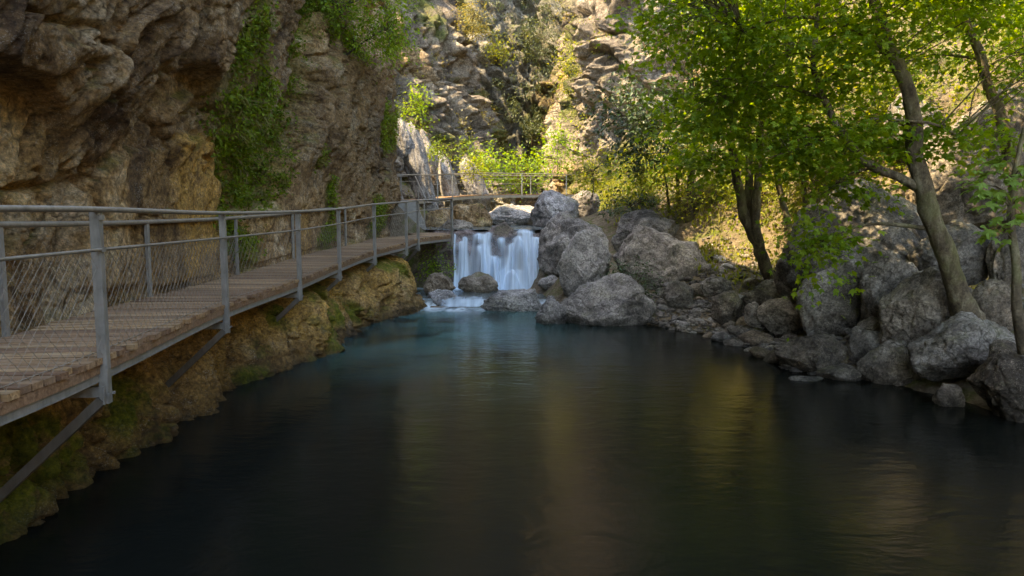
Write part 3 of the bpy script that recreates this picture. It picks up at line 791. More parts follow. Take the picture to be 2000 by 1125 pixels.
def rock(label, box, Y, seed, depth=.9, level=5, mat='boulder', cuts=14, rough=.06, sink=0.0, tilt=0.0, name='boulder', crack=.5, cat='boulder', group=None):
    x0, y0, x1, y1 = box
    P, Fs = rockshape(seed, level, cuts, rough, crack)
    a = np.random.default_rng(seed + 5).uniform(0, 6.28)
    c, s = math.cos(a), math.sin(a)
    P = P @ np.array([[c, -s, 0], [s, c, 0], [0, 0, 1]])
    if tilt:
        c, s = math.cos(R(tilt)), math.sin(R(tilt))
        P = P @ np.array([[c, 0, -s], [0, 1, 0], [s, 0, c]])   # roll in the x-z plane
    mn, mx = P.min(0), P.max(0)
    w = (x1 - x0) / F * Y; tl = at((x0 + x1) / 2, y0, Y); br = at((x0 + x1) / 2, y1, Y)
    h = (tl[2] - br[2]) * (1 + sink)
    P = (P - (mn + mx) / 2) / (mx - mn) * np.array([w, w * depth, h])
    P[:, 2] += h / 2
    base = np.array([tl[0], Y + w * depth * .12, tl[2] - h])
    o = obj(name, mesh(name, P, Fs, M[mat]), loc=base)
    tag(o, label, cat, group)
    ROCKS.append(o)
    return o
BL = [
 ('broad rounded grey boulder standing in the pool, nearest to the waterfall side', (1088, 533, 1286, 650), 17.0, 11, .75, 6, 'boulder', 9, .045, .25, -8),
 ('small craggy lobe of rock at the left foot of the broad pool boulder', (1044, 578, 1112, 642), 16.9, 12, .9, 5, 'boulder', 12, .08, .25, 0),
 ('upright grey boulder right of the waterfall, leaning against the one behind', (1086, 448, 1196, 575), 19.8, 13, .8, 6, 'boulder', 12, .05, .15, 0),
 ('big grey boulder overhanging the right edge of the waterfall', (1051, 411, 1192, 540), 21.9, 14, .95, 6, 'boulder', 10, .05, .1, 0),
 ('round dark boulder in the stream above the waterfall, in front of the footbridge', (1037, 370, 1134, 455), 27.0, 15, .9, 6, 'boulder', 10, .05, .15, 0),
 ('bluish boulder half hidden behind the round boulder at the footbridge', (1108, 371, 1174, 430), 29.5, 16, .9, 5, 'boulder', 12, .05, .1, 0),
 ('grey boulder with a sloping top behind the big dark boulder', (1194, 407, 1336, 500), 22.2, 17, .8, 6, 'boulder', 10, .05, .3, 10),
 ('largest dark grey boulder right of the leafy gully, streaked with cracks', (1206, 438, 1388, 590), 19.2, 18, .85, 6, 'boulder', 10, .05, .1, 6),
 ('low flat-topped rock lying between the cascade and the pool boulder', (938, 564, 1076, 616), 19.4, 19, .6, 6, 'boulder', 14, .07, .3, 3),
 ('dome-shaped wet rock in the foam in front of the waterfall', (894, 531, 974, 572), 22.3, 20, .8, 5, 'boulder_brown', 10, .05, .2, 0),
 ('small stone at the right foot of the waterfall', (1050, 537, 1098, 570), 21.6, 21, .8, 5, 'boulder', 10, .05, .2, 0),
 ('reddish knob of rock splitting the waterfall at its lip', (951, 433, 1006, 475), 24.15, 22, .9, 5, 'ledge', 9, .05, .3, 0),
 ('low craggy stone at the left of the cascade', (826, 566, 893, 604), 20.4, 23, .9, 5, 'boulder', 14, .09, .3, 0),
 ('mossy stone under the shrub left of the waterfall', (826, 532, 890, 572), 21.4, 24, .9, 5, 'boulder_brown', 12, .08, .3, 0),
 ('sunlit pale rock shelf upstream beneath the footbridge', (945, 398, 1062, 446), 29.5, 25, .8, 6, 'slab', 14, .06, .2, 4),
 ('brown undercut rock below the upper walkway', (880, 396, 962, 452), 27.6, 26, .9, 5, 'cliff', 12, .09, .2, 0),
 ('undercut brown rock behind the platform railing, under the upper walkway', (824, 404, 893, 462), 27.2, 27, .9, 5, 'cliff', 12, .09, .2, 0),
 ('low brown rock at the water above the left end of the waterfall lip', (842, 428, 925, 462), 25.3, 28, .8, 5, 'boulder_brown', 12, .08, .3, 0),
 # right bank
 ('brown stone at the foot of the largest dark boulder', (1298, 549, 1360, 596), 16.9, 30, .9, 5, 'boulder_shaded', 12, .06, .2, 0),
 ('grey angular stone in the middle of the pebble bank', (1370, 540, 1432, 586), 17.2, 31, .9, 5, 'boulder_shaded', 14, .06, .2, 0),
 ('pale rounded stone on the pebbles in front of the forked tree', (1392, 570, 1454, 628), 15.3, 32, .85, 5, 'boulder_shaded', 10, .05, .15, 0),
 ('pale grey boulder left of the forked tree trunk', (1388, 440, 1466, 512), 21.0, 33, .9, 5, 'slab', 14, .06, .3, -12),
 ('brown flat slab at the roots of the forked tree', (1456, 545, 1562, 606), 15.2, 34, .8, 5, 'boulder_shaded', 14, .07, .2, 8),
 ('dark shiny rounded stone below the flat brown slab', (1484, 578, 1594, 645), 13.9, 35, .85, 5, 'boulder_shaded', 10, .05, .2, 0),
 ('small stone wedged left of the dark rounded stone', (1458, 590, 1498, 634), 14.3, 36, .9, 4, 'boulder_shaded', 12, .06, .2, 0),
 ('giant overhanging boulder behind the leaning tree trunk', (1534, 345, 1884, 640), 13.6, 37, .85, 6, 'boulder_shaded', 11, .05, .1, 8),
 ('slanting prong of rock under the giant overhanging boulder', (1560, 500, 1712, 668), 12.7, 38, .7, 6, 'boulder_shaded', 12, .06, .1, -30),
 ('upright grey boulder between the giant boulder and the leaning tree', (1683, 488, 1812, 648), 11.9, 39, .8, 6, 'boulder_shaded', 12, .06, .1, 0),
 ('big rounded boulder at the roots of the leaning tree', (1732, 520, 1912, 722), 10.9, 40, .8, 6, 'boulder_shaded', 10, .05, .1, -10),
 ('wide slanted boulder lowest on the bank below the leaning tree', (1788, 612, 1992, 738), 9.9, 41, .7, 6, 'boulder_shaded', 13, .06, .1, 14),
 ('rounded brownish boulder right of the leaning tree', (1908, 545, 1992, 648), 10.6, 42, .9, 5, 'boulder_shaded', 9, .05, .1, 0),
 ('low humped boulder at the edge of the dark water', (1520, 655, 1668, 730), 11.5, 43, .75, 6, 'boulder_shaded', 11, .06, .2, 0),
 ('stone squeezed between the humped boulder and the rounded boulder', (1660, 640, 1738, 724), 11.4, 44, .9, 5, 'boulder_shaded', 12, .07, .15, 0),
 ('grey stone at the waterline in front of the rounded boulder', (1680, 664, 1796, 750), 10.8, 45, .8, 5, 'boulder_shaded', 13, .06, .2, 0),
 ('flat pale stone awash in front of the humped boulder', (1600, 715, 1694, 745), 11.0, 46, .8, 4, 'boulder_shaded', 12, .05, .3, 0),
 ('thin dark flat stone just above the water left of the bank', (1528, 734, 1624, 758), 10.9, 47, .6, 4, 'boulder_shaded', 10, .04, .5, 0),
 ('sloping boulder cut by the right edge, nearest to the camera', (1925, 672, 2110, 815), 8.7, 48, .8, 6, 'boulder_shaded', 12, .06, .2, -22),
 ('small stone alone in the dark water at the right', (1830, 752, 1886, 790), 9.4, 49, .8, 4, 'boulder_shaded', 10, .05, .4, 0),
 ('dark cave-like boulder high on the right bank', (1806, 165, 2080, 440), 15.6, 50, .8, 6, 'boulder_shaded', 11, .06, .1, 0),
 ('pale boulder lit on the slope left of the dark high boulder', (1738, 178, 1862, 330), 17.6, 51, .8, 5, 'boulder_shaded', 12, .06, .2, 0),
 ('brown slab between the leaning tree and the right edge', (1786, 428, 1956, 540), 12.2, 52, .7, 5, 'boulder_shaded', 14, .08, .2, 5),
 ('stone tucked under the right-hand tree, level with the slab', (1940, 440, 2040, 560), 11.6, 53, .8, 5, 'boulder_shaded', 12, .07, .2, 0),
 ('small rounded stone behind the squeezed stone', (1680, 618, 1738, 656), 11.8, 54, .9, 4, 'boulder_shaded', 10, .05, .2, 0),
 ('pale stone catching sun behind the forked tree', (1484, 396, 1560, 450), 20.5, 55, .8, 5, 'slab', 12, .07, .3, -20),
]
for b in BL:
    rock(b[0], b[1], b[2], b[3], depth=b[4], level=b[5], mat=b[6], cuts=b[7], rough=b[8], sink=b[9], tilt=b[10])
# ribs of pale rock standing above the stairs
SL = [('pale leaning slab of rock rising behind the stairs', (770, 236, 856, 400), 33.6, 60, .8, 38), ('long pale slab beside the stairs, leaning left', (742, 330, 806, 440), 33.2, 61, .8, 36),
      ('narrow grey rib of rock above the upper walkway', (842, 292, 905, 404), 36.6, 62, .9, 30), ('tilted grey rib where the upper walkway bends', (888, 306, 965, 405), 39.6, 63, .9, 34),
      ('rounded pale outcrop high above the stairs', (760, 226, 810, 300), 33.6, 64, .9, 10), ('small grey rib between the taller ribs', (812, 250, 866, 345), 36.0, 65, .9, 24)]
for lb, bx, Y, sd, dp, lean_px in SL:
    x0, y0, x1, y1 = bx
    rock(lb, (x0, y0, x1 - lean_px, y1), Y, sd, depth=dp, level=5, mat='slab', cuts=16, rough=.07, sink=.15, name='rock_slab', cat='rock')
    o = ROCKS[-1]
    me = o.data; n = len(me.vertices); co = np.empty(n * 3, np.float32); me.vertices.foreach_get('co', co); co = co.reshape(-1, 3)
    h = co[:, 2].max()
    sq = np.clip(co[:, 2] / h, 0, 1)
    co[:, 0] = np.sign(co[:, 0]) * np.abs(co[:, 0]) * (1.25 - .35 * sq) + (1 - sq) * lean_px / F * Y     # foot to the right, head to the left
    me.vertices.foreach_set('co', co.ravel()); me.update()
# loose stones on the bank
stone_me = []
for k in range(8):
    P, Fs = rockshape(200 + k, 3, 10, .06, 0)
    stone_me.append(mesh('stone', P * np.array([1, .8, .6]), Fs, M['boulder' if k % 3 else 'boulder_brown']))
ns = 0
tries = 0
r2 = np.random.default_rng(21)
cand = []
Yt = np.arange(8.5, 22, .1)
for k in range(420):
    if r2.random() < .75:
        qx_, qy_ = r2.uniform(1285, 1620), r2.uniform(520, 735)
    else:
        qx_, qy_ = r2.uniform(1380, 1900), r2.uniform(440, 760)
    d = ray(qx_, qy_)
    cand.append(np.array([0, 0, HC])[None] + d[None] * (Yt / d[1])[:, None])
cand = np.array(cand)
cg = ground_z(cand[..., 0].ravel(), cand[..., 1].ravel()).reshape(cand.shape[:2])
for k in range(len(cand)):
    h = np.nonzero(cand[k, :, 2] <= cg[k])[0]
    if ns >= 130: break
    if len(h) == 0: continue
    p = cand[k, h[0]]; zg = cg[k, h[0]]
    if zg < -.12: continue
    big = r2.random() > .75
    sz = r2.uniform(.18, .34) if big else r2.uniform(.06, .19)
    kind_ = int(r2.integers(8))
    o = obj('stone', stone_me[kind_], loc=(p[0], p[1], zg + sz * .12))
    o.scale = (sz * r2.uniform(.8, 1.3), sz * r2.uniform(.8, 1.2), sz * r2.uniform(.7, 1.1)); o.rotation_euler = (r2.uniform(-.3, .3), r2.uniform(-.3, .3), r2.uniform(0, 6.28))
    colr = 'brown' if kind_ % 3 == 0 else 'grey'
    where = 'on the pebble shore by the water' if p[0] - np.interp(p[1], _XR[:, 0], _XR[:, 1]) < .7 and p[1] > 12.3 else ('below the giant boulder and leaning tree' if p[1] <= 12.3 else ('near the roots of the forked tree' if p[1] < 17.5 else 'on the slope behind the forked tree'))
    tag(o, '%s %s stone lying loose %s' % ('fist-sized' if sz < .12 else ('head-sized' if sz < .2 else 'large'), colr, where), 'stone', 'loose stones on the right bank')
    ns += 1
# pebbles nobody could count
Vi, Fi = ico(1)
nP = 5200
pp = np.stack([r2.uniform(3.2, 9.0, nP * 3), r2.uniform(10.5, 21, nP * 3)], -1)
xrr = np.interp(pp[:, 1], _XR[:, 0], _XR[:, 1]); rr = pp[:, 0] - xrr
pp = pp[(rr > -.35) & (rr < 4.2) & (r2.random(len(rr)) < np.exp(-np.clip(rr, 0, 9) * .45))][:nP]
pz = ground_z(pp[:, 0], pp[:, 1])
sz = r2.lognormal(-3.2, .5, len(pp))
ang = r2.uniform(0, 6.28, len(pp)); ca, sa = np.cos(ang), np.sin(ang)
Vv = Vi[None] * (1 + .3 * r2.normal(size=(len(pp), len(Vi), 1)).clip(-1, 1)) * np.stack([np.ones(len(pp)), r2.uniform(.6, .95, len(pp)), r2.uniform(.35, .6, len(pp))], -1)[:, None] * sz[:, None, None]
Vx = Vv[..., 0] * ca[:, None] - Vv[..., 1] * sa[:, None]; Vy = Vv[..., 0] * sa[:, None] + Vv[..., 1] * ca[:, None]
VV = np.stack([Vx + pp[:, :1], Vy + pp[:, 1:], Vv[..., 2] + pz[:, None] + sz[:, None] * .2], -1).reshape(-1, 3)
FF = (Fi[None] + (np.arange(len(pp)) * len(Vi))[:, None, None]).reshape(-1, 3)
pb = obj('pebbles', mesh('pebbles', VV, FF, M['boulder']), kind='stuff')
tag(pb, 'grey pebbles and gravel along the water on the right bank', 'pebbles')
#@@DECK
# ------------------------------------------------------------------ boardwalk
bwl = np.array([-3.4, 6.0, 1.4])
bw = thing('boardwalk', 'brown timber boardwalk with steel railings clinging to the left cliff', 'boardwalk', bwl)
def part(name, mb, mat, parent, origin, smooth=False, kind=None):
    me = mb.build(name, mat, smooth)
    n = len(me.vertices); co = np.empty(n * 3, np.float32); me.vertices.foreach_get('co', co)
    co = (co.reshape(-1, 3) - origin).astype(np.float32); me.vertices.foreach_set('co', co.ravel()); me.update()
    return obj(name, me, parent, kind=kind)
def plank_at(s0, s1, a0, a1, parent, origin, th=.045, sag=0.0):
    """one plank across the deck between arc lengths s0 and s1, laid from the outer edge a0 to the inner edge a1"""
    c = []
    for dz in (-th, 0):
        c += [deck(s0, a0, dz + sag), deck(s1, a0, dz + sag), deck(s1, a1, dz + sag), deck(s0, a1, dz + sag)]
    c = np.array(c); ctr = c.mean(0)
    # own axes so the grain runs along the plank
    ex = c[3] - c[0]; ex[2] = 0; ex /= np.linalg.norm(ex); ey = np.array([-ex[1], ex[0], 0])
    loc = np.stack([(c - ctr) @ ex, (c - ctr) @ ey, (c - ctr)[:, 2]], -1)
    mb = MB().hexa(loc)
    o = obj('plank', mb.build('plank', M['wood']), parent, loc=tuple(ctr - origin))
    o.rotation_euler = (0, 0, math.atan2(ex[1], ex[0]))
    return o
rp = np.random.default_rng(5)
s = 1.0
while s < DLEN - .1:
    w = .128 * rp.uniform(.94, 1.06)
    plank_at(s, s + w - .016, rp.uniform(-.035, .02), DW + rp.uniform(-.03, .04), bw, bwl, sag=rp.uniform(-.005, .004))
    s += w
# wedge-shaped platform planks at the end of the lower deck
pend = deck(DLEN, 0); pin = deck(DLEN, DW)
plat = [np.array([-3.95, 24.6, 2.03]), pin]
for k in range(9):
    t0, t1 = k / 9, (k + .93) / 9
    a0 = pend * (1 - t0) + np.array([-2.35, 24.1, 2.0]) * t0; a1 = pend * (1 - t1) + np.array([-2.35, 24.1, 2.0]) * t1
    b0 = pin * (1 - t0) + np.array([-4.0, 24.75, 2.0]) * t0; b1 = pin * (1 - t1) + np.array([-4.0, 24.75, 2.0]) * t1
    c = []
    for dz in (-.045, 0): c += [a0 + (0, 0, dz), a1 + (0, 0, dz), b1 + (0, 0, dz), b0 + (0, 0, dz)]
    c = np.array(c); ctr = c.mean(0)
    obj('plank', MB().hexa(c - ctr).build('plank', M['wood']), bw, loc=tuple(ctr - bwl))
# bearers under the planks: timber edge beam, steel angle, inner beam
def along(off, dz, w, h, s0=.6, s1=DLEN, n=70):
    mb = MB(); ss = np.linspace(s0, s1, n)
    pts = [deck(q, off, dz) for q in ss]
    for a, b in zip(pts[:-1], pts[1:]): mb.bar(a, b + (b - a) * .002, w, h)
    return mb
part('edge_beam', along(.03, -.085, .06, .075), M['wood'], bw, bwl)
mb = along(.02, -.15, .012, .07)
for a in (along(.055, -.185, .09, .010),): mb.V += a.V; mb.F += [f + mb.n for f in a.F]; mb.n += a.n
part('steel_angle', mb, M['steel'], bw, bwl)
part('inner_beam', along(DW - .12, -.1, .08, .10), M['wood'], bw, bwl)
# outer railing
RH = 1.1
mids = []
bays = [deck(1.0), deck(max(POST_S[0] - 3.2, 1.2))]
pts_out = [max(POST_S[0] - 3.3, .3)] + POST_S
for k, sp in enumerate(pts_out):
    b = deck(sp, -.045)
    low = b + (0, 0, -.36); topz = b + (0, 0, RH)
    mbp = MB()
    tdir = deck(sp + .1) - deck(sp - .1); tdir[2] = 0; tdir /= np.linalg.norm(tdir); nrm = np.array([-tdir[1], tdir[0], 0])
    mbp.bar(low, topz, .060, .008, up=nrm)                                   # L-shaped upright
    mbp.bar(low - tdir * .03 + nrm * .034, topz - tdir * .03 + nrm * .034, .008, .06, up=nrm)
    for hz_ in (RH - .28, RH - .04): mbp.bar(b + tdir * -.03 + np.array([0, 0, hz_]), b + tdir * .03 + np.array([0, 0, hz_]), .035, .035)
    po = part('post', mbp, M['steel'], bw, bwl)
    mbb = MB().bar(b + (0, 0, -.36) - tdir * .0 + nrm * .02, b + (0, 0, -.22) + nrm * .02, .13, .014, up=nrm)
    for q in (-.04, .04): mbb.bar(b + tdir * q + nrm * .0 + np.array([0, 0, -.29]), b + tdir * q - nrm * .02 + np.array([0, 0, -.29]), .02, .02)
    part('bracket_plate', mbb, M['steel'], po, bwl)
    # cross bearer and raking strut down to the rock
    part('cross_bearer', MB().bar(b + (0, 0, -.27) + nrm * .06, b + nrm * (DW + .15) + np.array([0, 0, -.27]), .06, .08), M['steel'], bw, bwl)
    wall_low = b + nrm * 1.25 + np.array([0, 0, -1.45])
    if k == len(pts_out) - 1: wall_low = b + nrm * 1.35 + np.array([-.3, -.4, -1.3])
    part('strut', MB().bar(b + (0, 0, -.33) + nrm * .05, wall_low, .085, .07), M['strut'], bw, bwl)
def railpath(off, h, s0, s1, n): return np.array([deck(q, off, h) for q in np.linspace(s0, s1, n)])
part('handrail', MB().tube(railpath(-.045, RH + .02, .3, DLEN, 90), .023, 10), M['rail'], bw, bwl, True)
part('mid_rail', MB().tube(railpath(-.05, RH - .28, .3, DLEN, 90), .013, 8), M['rail'], bw, bwl, True)
part('bottom_wire', MB().tube(railpath(.10, .012, .3, DLEN, 120), .004, 5), M['wire'], bw, bwl, True)
# inner railing along the rock
in_s = [max(POST_S[0] - 2.2, .4)] + [POST_S[0] + 1.15 + 3.05 * k for k in range(5)]
for sp in in_s:
    b = deck(sp, DW - .03)
    tdir = deck(sp + .1) - deck(sp - .1); tdir[2] = 0; tdir /= np.linalg.norm(tdir); nrm = np.array([-tdir[1], tdir[0], 0])
    part('post', MB().bar(b + (0, 0, -.15), b + (0, 0, 1.0), .065, .04, up=nrm), M['steel'], bw, bwl)
s_in_end = in_s[-1]
part('handrail', MB().tube(railpath(DW - .03, 1.0, .3, s_in_end, 80), .031, 10), M['rail'], bw, bwl, True)
# short end rail of the platform
for pa in (np.array([-2.95, 24.3, 2.0]),):
    part('post', MB().bar(pa + (0, 0, -.1), pa + (0, 0, 1.05), .06, .04, up=(1, 0, 0)), M['steel'], bw, bwl)
part('handrail', MB().tube([deck(DLEN, -.045, RH + .02), np.array([-2.45, 24.0, 3.05]), np.array([-2.95, 24.3, 3.07])], .025, 8), M['rail'], bw, bwl, True)
part('mid_rail', MB().tube([deck(DLEN, -.045, RH - .28), np.array([-2.45, 24.0, 2.78]), np.array([-2.95, 24.3, 2.79])], .012, 8), M['rail'], bw, bwl, True)
# wire netting, one panel for each bay
def netting(off, s0, s1, z0, z1, cell, parent, origin, wob=.004, fade=1.0):
    n_ = int((s1 - s0) / cell); Hh = z1 - z0
    mb = MB()
    ss = np.linspace(0, DLEN, 600); D0 = np.array([deck(q, off) for q in ss])
    def D(sv, zv): return np.stack([np.interp(sv, ss, D0[:, k]) for k in range(3)], -1) + np.stack([0 * zv, 0 * zv, zv], -1)
    run = Hh * 1.0
    for k in range(-int(run / cell) - 1, n_ + 1):
        for sg in (1, -1):
            st = s0 + k * cell + (run if sg < 0 else 0)
            tt = np.linspace(0, 1, 7)
            sv = st + sg * run * tt + wob * np.sin(tt * 9 + k); zv = z0 + Hh * tt
            ok = (sv >= s0) & (sv <= s1)
            if ok.sum() < 2: continue
            V, Fs = tube(D(sv[ok], zv[ok]), .0018, 4, False)
            mb.add(V, Fs)
    return part('wire_netting', mb, M['wire'], parent, origin, kind='stuff')
pb_ = [.4] + pts_out
for a, b in zip(pb_[:-1], pb_[1:]):
    if b - a > .5: netting(-.03, a + .04, b - .04, .02, RH - .29, .11 if b < POST_S[2] else .15, bw, bwl)
for a, b in zip(in_s[:3], in_s[1:4]): netting(DW - .05, a + .04, b - .04, .02, .72, .10, bw, bwl)

# ------------------------------------------------------------------ stairs and upper walkway
stl = np.array([-3.7, 24.6, 2.0])
st = thing('stairs', 'grey steel stair flight climbing from the boardwalk to the upper walkway', 'stairs', stl)
sa_, sb_ = np.array([-3.35, 24.7, 2.0]), np.array([-4.55, 30.6, 3.22])
ax = sb_ - sa_; axh = np.array([ax[0], ax[1], 0]); axh /= np.linalg.norm(axh); sd_ = np.array([axh[1], -axh[0], 0])
NTR = 10
for k in range(NTR):
    c = sa_ + ax * (k + .5) / NTR
    mb = MB(); mb.bar(c - sd_ * .42, c + sd_ * .42, .62, .13)
    o = part('tread', mb, M['steel'], st, stl)
for sg in (-1, 1):
    part('stringer', MB().bar(sa_ + sd_ * .45 * sg - (0, 0, .08), sb_ + sd_ * .45 * sg - (0, 0, .08), .02, .2), M['steel'], st, stl)
part('handrail', MB().tube([sa_ + sd_ * .46 + (0, 0, 1.0), sb_ + sd_ * .46 + (0, 0, 1.02)], .022, 8), M['rail'], st, stl, True)
for q in (.25, .7): part('post', MB().bar(sa_ + ax * q + sd_ * .46, sa_ + ax * q + sd_ * .46 + (0, 0, 1.0), .045, .03, up=(1, 0, 0)), M['steel'], st, stl)

upl = np.array([-2.5, 35, 3.4])
upw = thing('upper_walkway', 'upper walkway with thin steel railing crossing the gorge above the waterfall', 'walkway', upl)
UP = smoothpath([at(762, 394, 30.8), at(800, 391, 31.6), at(858, 387, 34.2), at(886, 384, 35.4), at(944, 380, 37.5), at(1030, 379, 39.6), at(1125, 379, 41.2)], 60)
UT = np.gradient(UP, axis=0); UT[:, 2] = 0; UT /= np.linalg.norm(UT, axis=1)[:, None]; UN = np.stack([-UT[:, 1], UT[:, 0], 0 * UT[:, 0]], -1)
k = 0
for k in range(59):     # boards of the upper deck
    c = []
    p0, p1 = UP[k], UP[k] + (UP[k + 1] - UP[k]) * .94
    for dz in (-.05, 0): c += [p0 + (0, 0, dz), p1 + (0, 0, dz), p1 + UN[k] * 1.1 + (0, 0, dz), p0 + UN[k] * 1.1 + (0, 0, dz)]
    c = np.array(c); ctr = c.mean(0)
    obj('board', MB().hexa(c - ctr).build('board', M['wood']), upw, loc=tuple(ctr - upl))
mb = MB()
for a, b in zip(UP[:-1], UP[1:]): mb.bar(a + (0, 0, -.12), b + (0, 0, -.12), .05, .13)
part('edge_beam', mb, M['steel'], upw, upl)
part('handrail', MB().tube(UP + (0, 0, 1.1), .024, 8), M['rail'], upw, upl, True)
part('mid_rail', MB().tube(UP + (0, 0, .82), .012, 6), M['rail'], upw, upl, True)
part('handrail', MB().tube((UP + UN * 1.1 + (0, 0, 1.05))[6:], .022, 8), M['rail'], upw, upl, True)
part('mid_rail', MB().tube((UP + UN * 1.1 + (0, 0, .6))[6:], .012, 6), M['rail'], upw, upl, True)
_ups = np.concatenate([[0], np.cumsum(np.linalg.norm(np.diff(UP, axis=0), axis=1))])
def up_at(pxv):
    q, _ = project(UP); i = int(np.argmin(abs(q - pxv))); return i
for pxv in (768, 857, 885, 945, 1022, 1110):
    i = up_at(pxv)
    part('post', MB().bar(UP[i] + (0, 0, -.25), UP[i] + (0, 0, 1.1), .06, .04, up=(0, 1, 0)), M['steel'], upw, upl)
for pxv in (800, 828, 915, 962, 1060):
    i = up_at(pxv)
    part('post', MB().bar(UP[i] + UN[i] * 1.1, UP[i] + UN[i] * 1.1 + (0, 0, 1.05), .05, .03, up=(0, 1, 0)), M['steel'], upw, upl)
i = up_at(943)
part('strut', MB().bar(UP[i] + (0, 0, -.2), UP[i] + np.array([-1.3, .6, -1.5]), .07, .06), M['steel'], upw, upl)
i = up_at(860)
part('strut', MB().bar(UP[i] + (0, 0, -.2), UP[i] + np.array([-1.1, .5, -1.4]), .07, .06), M['steel'], upw, upl)
#@@TREES
# ------------------------------------------------------------------ leaves, trees, shrubs
def palmate():
    ang = [-118, -62, 0, 62, 118]; ln = [.48, .80, 1.0, .80, .48]
    pts = [(0, .05, 0)]
    V = [(0, .38, .03), (0, .08, 0)]
    for k, (a, l) in enumerate(zip(ang, ln)):
        a_ = R(a)
        V.append((math.sin(a_) * l * .62, .38 + math.cos(a_) * l * .62, -.10 * l))
        if k < 4:
            b_ = R((a + ang[k + 1]) / 2); V.append((math.sin(b_) * .30, .38 + math.cos(b_) * .30, .02))
    n = len(V) - 1
    Fs = [(0, 1 + k, 1 + (k + 1) % n) for k in range(n)]
    return np.array(V), np.array(Fs)
def oval():
    V = np.array([(0, 0, 0), (-.26, .42, .06), (0, .5, -.02), (.26, .42, .06), (0, 1, -.08)], float)
    return V, np.array([(0, 2, 1), (0, 3, 2), (1, 2, 4), (2, 3, 4)])
def blade():
    V = np.array([(-.04, 0, 0), (.04, 0, 0), (.035, .5, .06), (-.035, .5, .06), (0, 1, -.05)], float)
    return V, np.array([(0, 1, 2), (0, 2, 3), (3, 2, 4)])
TPL = {'palm': palmate(), 'oval': oval(), 'blade': blade()}
def nrm(a): return a / (np.linalg.norm(a, axis=-1, keepdims=True) + 1e-9)
def leaves(P, D, Nn, size, tpl):
    """one mesh of leaves at P, pointing along D, facing Nn"""
    V, Fs = TPL[tpl]
    D = nrm(D); X_ = nrm(np.cross(D, Nn)); Z_ = np.cross(X_, D)
    W_ = P[:, None] + size[:, None, None] * (V[None, :, 0, None] * X_[:, None] + V[None, :, 1, None] * D[:, None] + V[None, :, 2, None] * Z_[:, None])
    return W_.reshape(-1, 3), (Fs[None] + (np.arange(len(P)) * len(V))[:, None, None]).reshape(-1, 3)
def blob_points(r, box, Y, thick, n, shell=.35):
    """cluster centres inside an ellipsoid whose outline fills the pixel box at depth Y"""
    x0, y0, x1, y1 = box
    c = at((x0 + x1) / 2, (y0 + y1) / 2, Y)
    hw = (x1 - x0) / 2 / F * Y; hh = (y1 - y0) / 2 / F * Y
    d = nrm(r.normal(size=(n, 3))); rad = r.uniform(shell, 1, n) ** .6
    return c, c + d * rad[:, None] * np.array([hw, thick, hh])
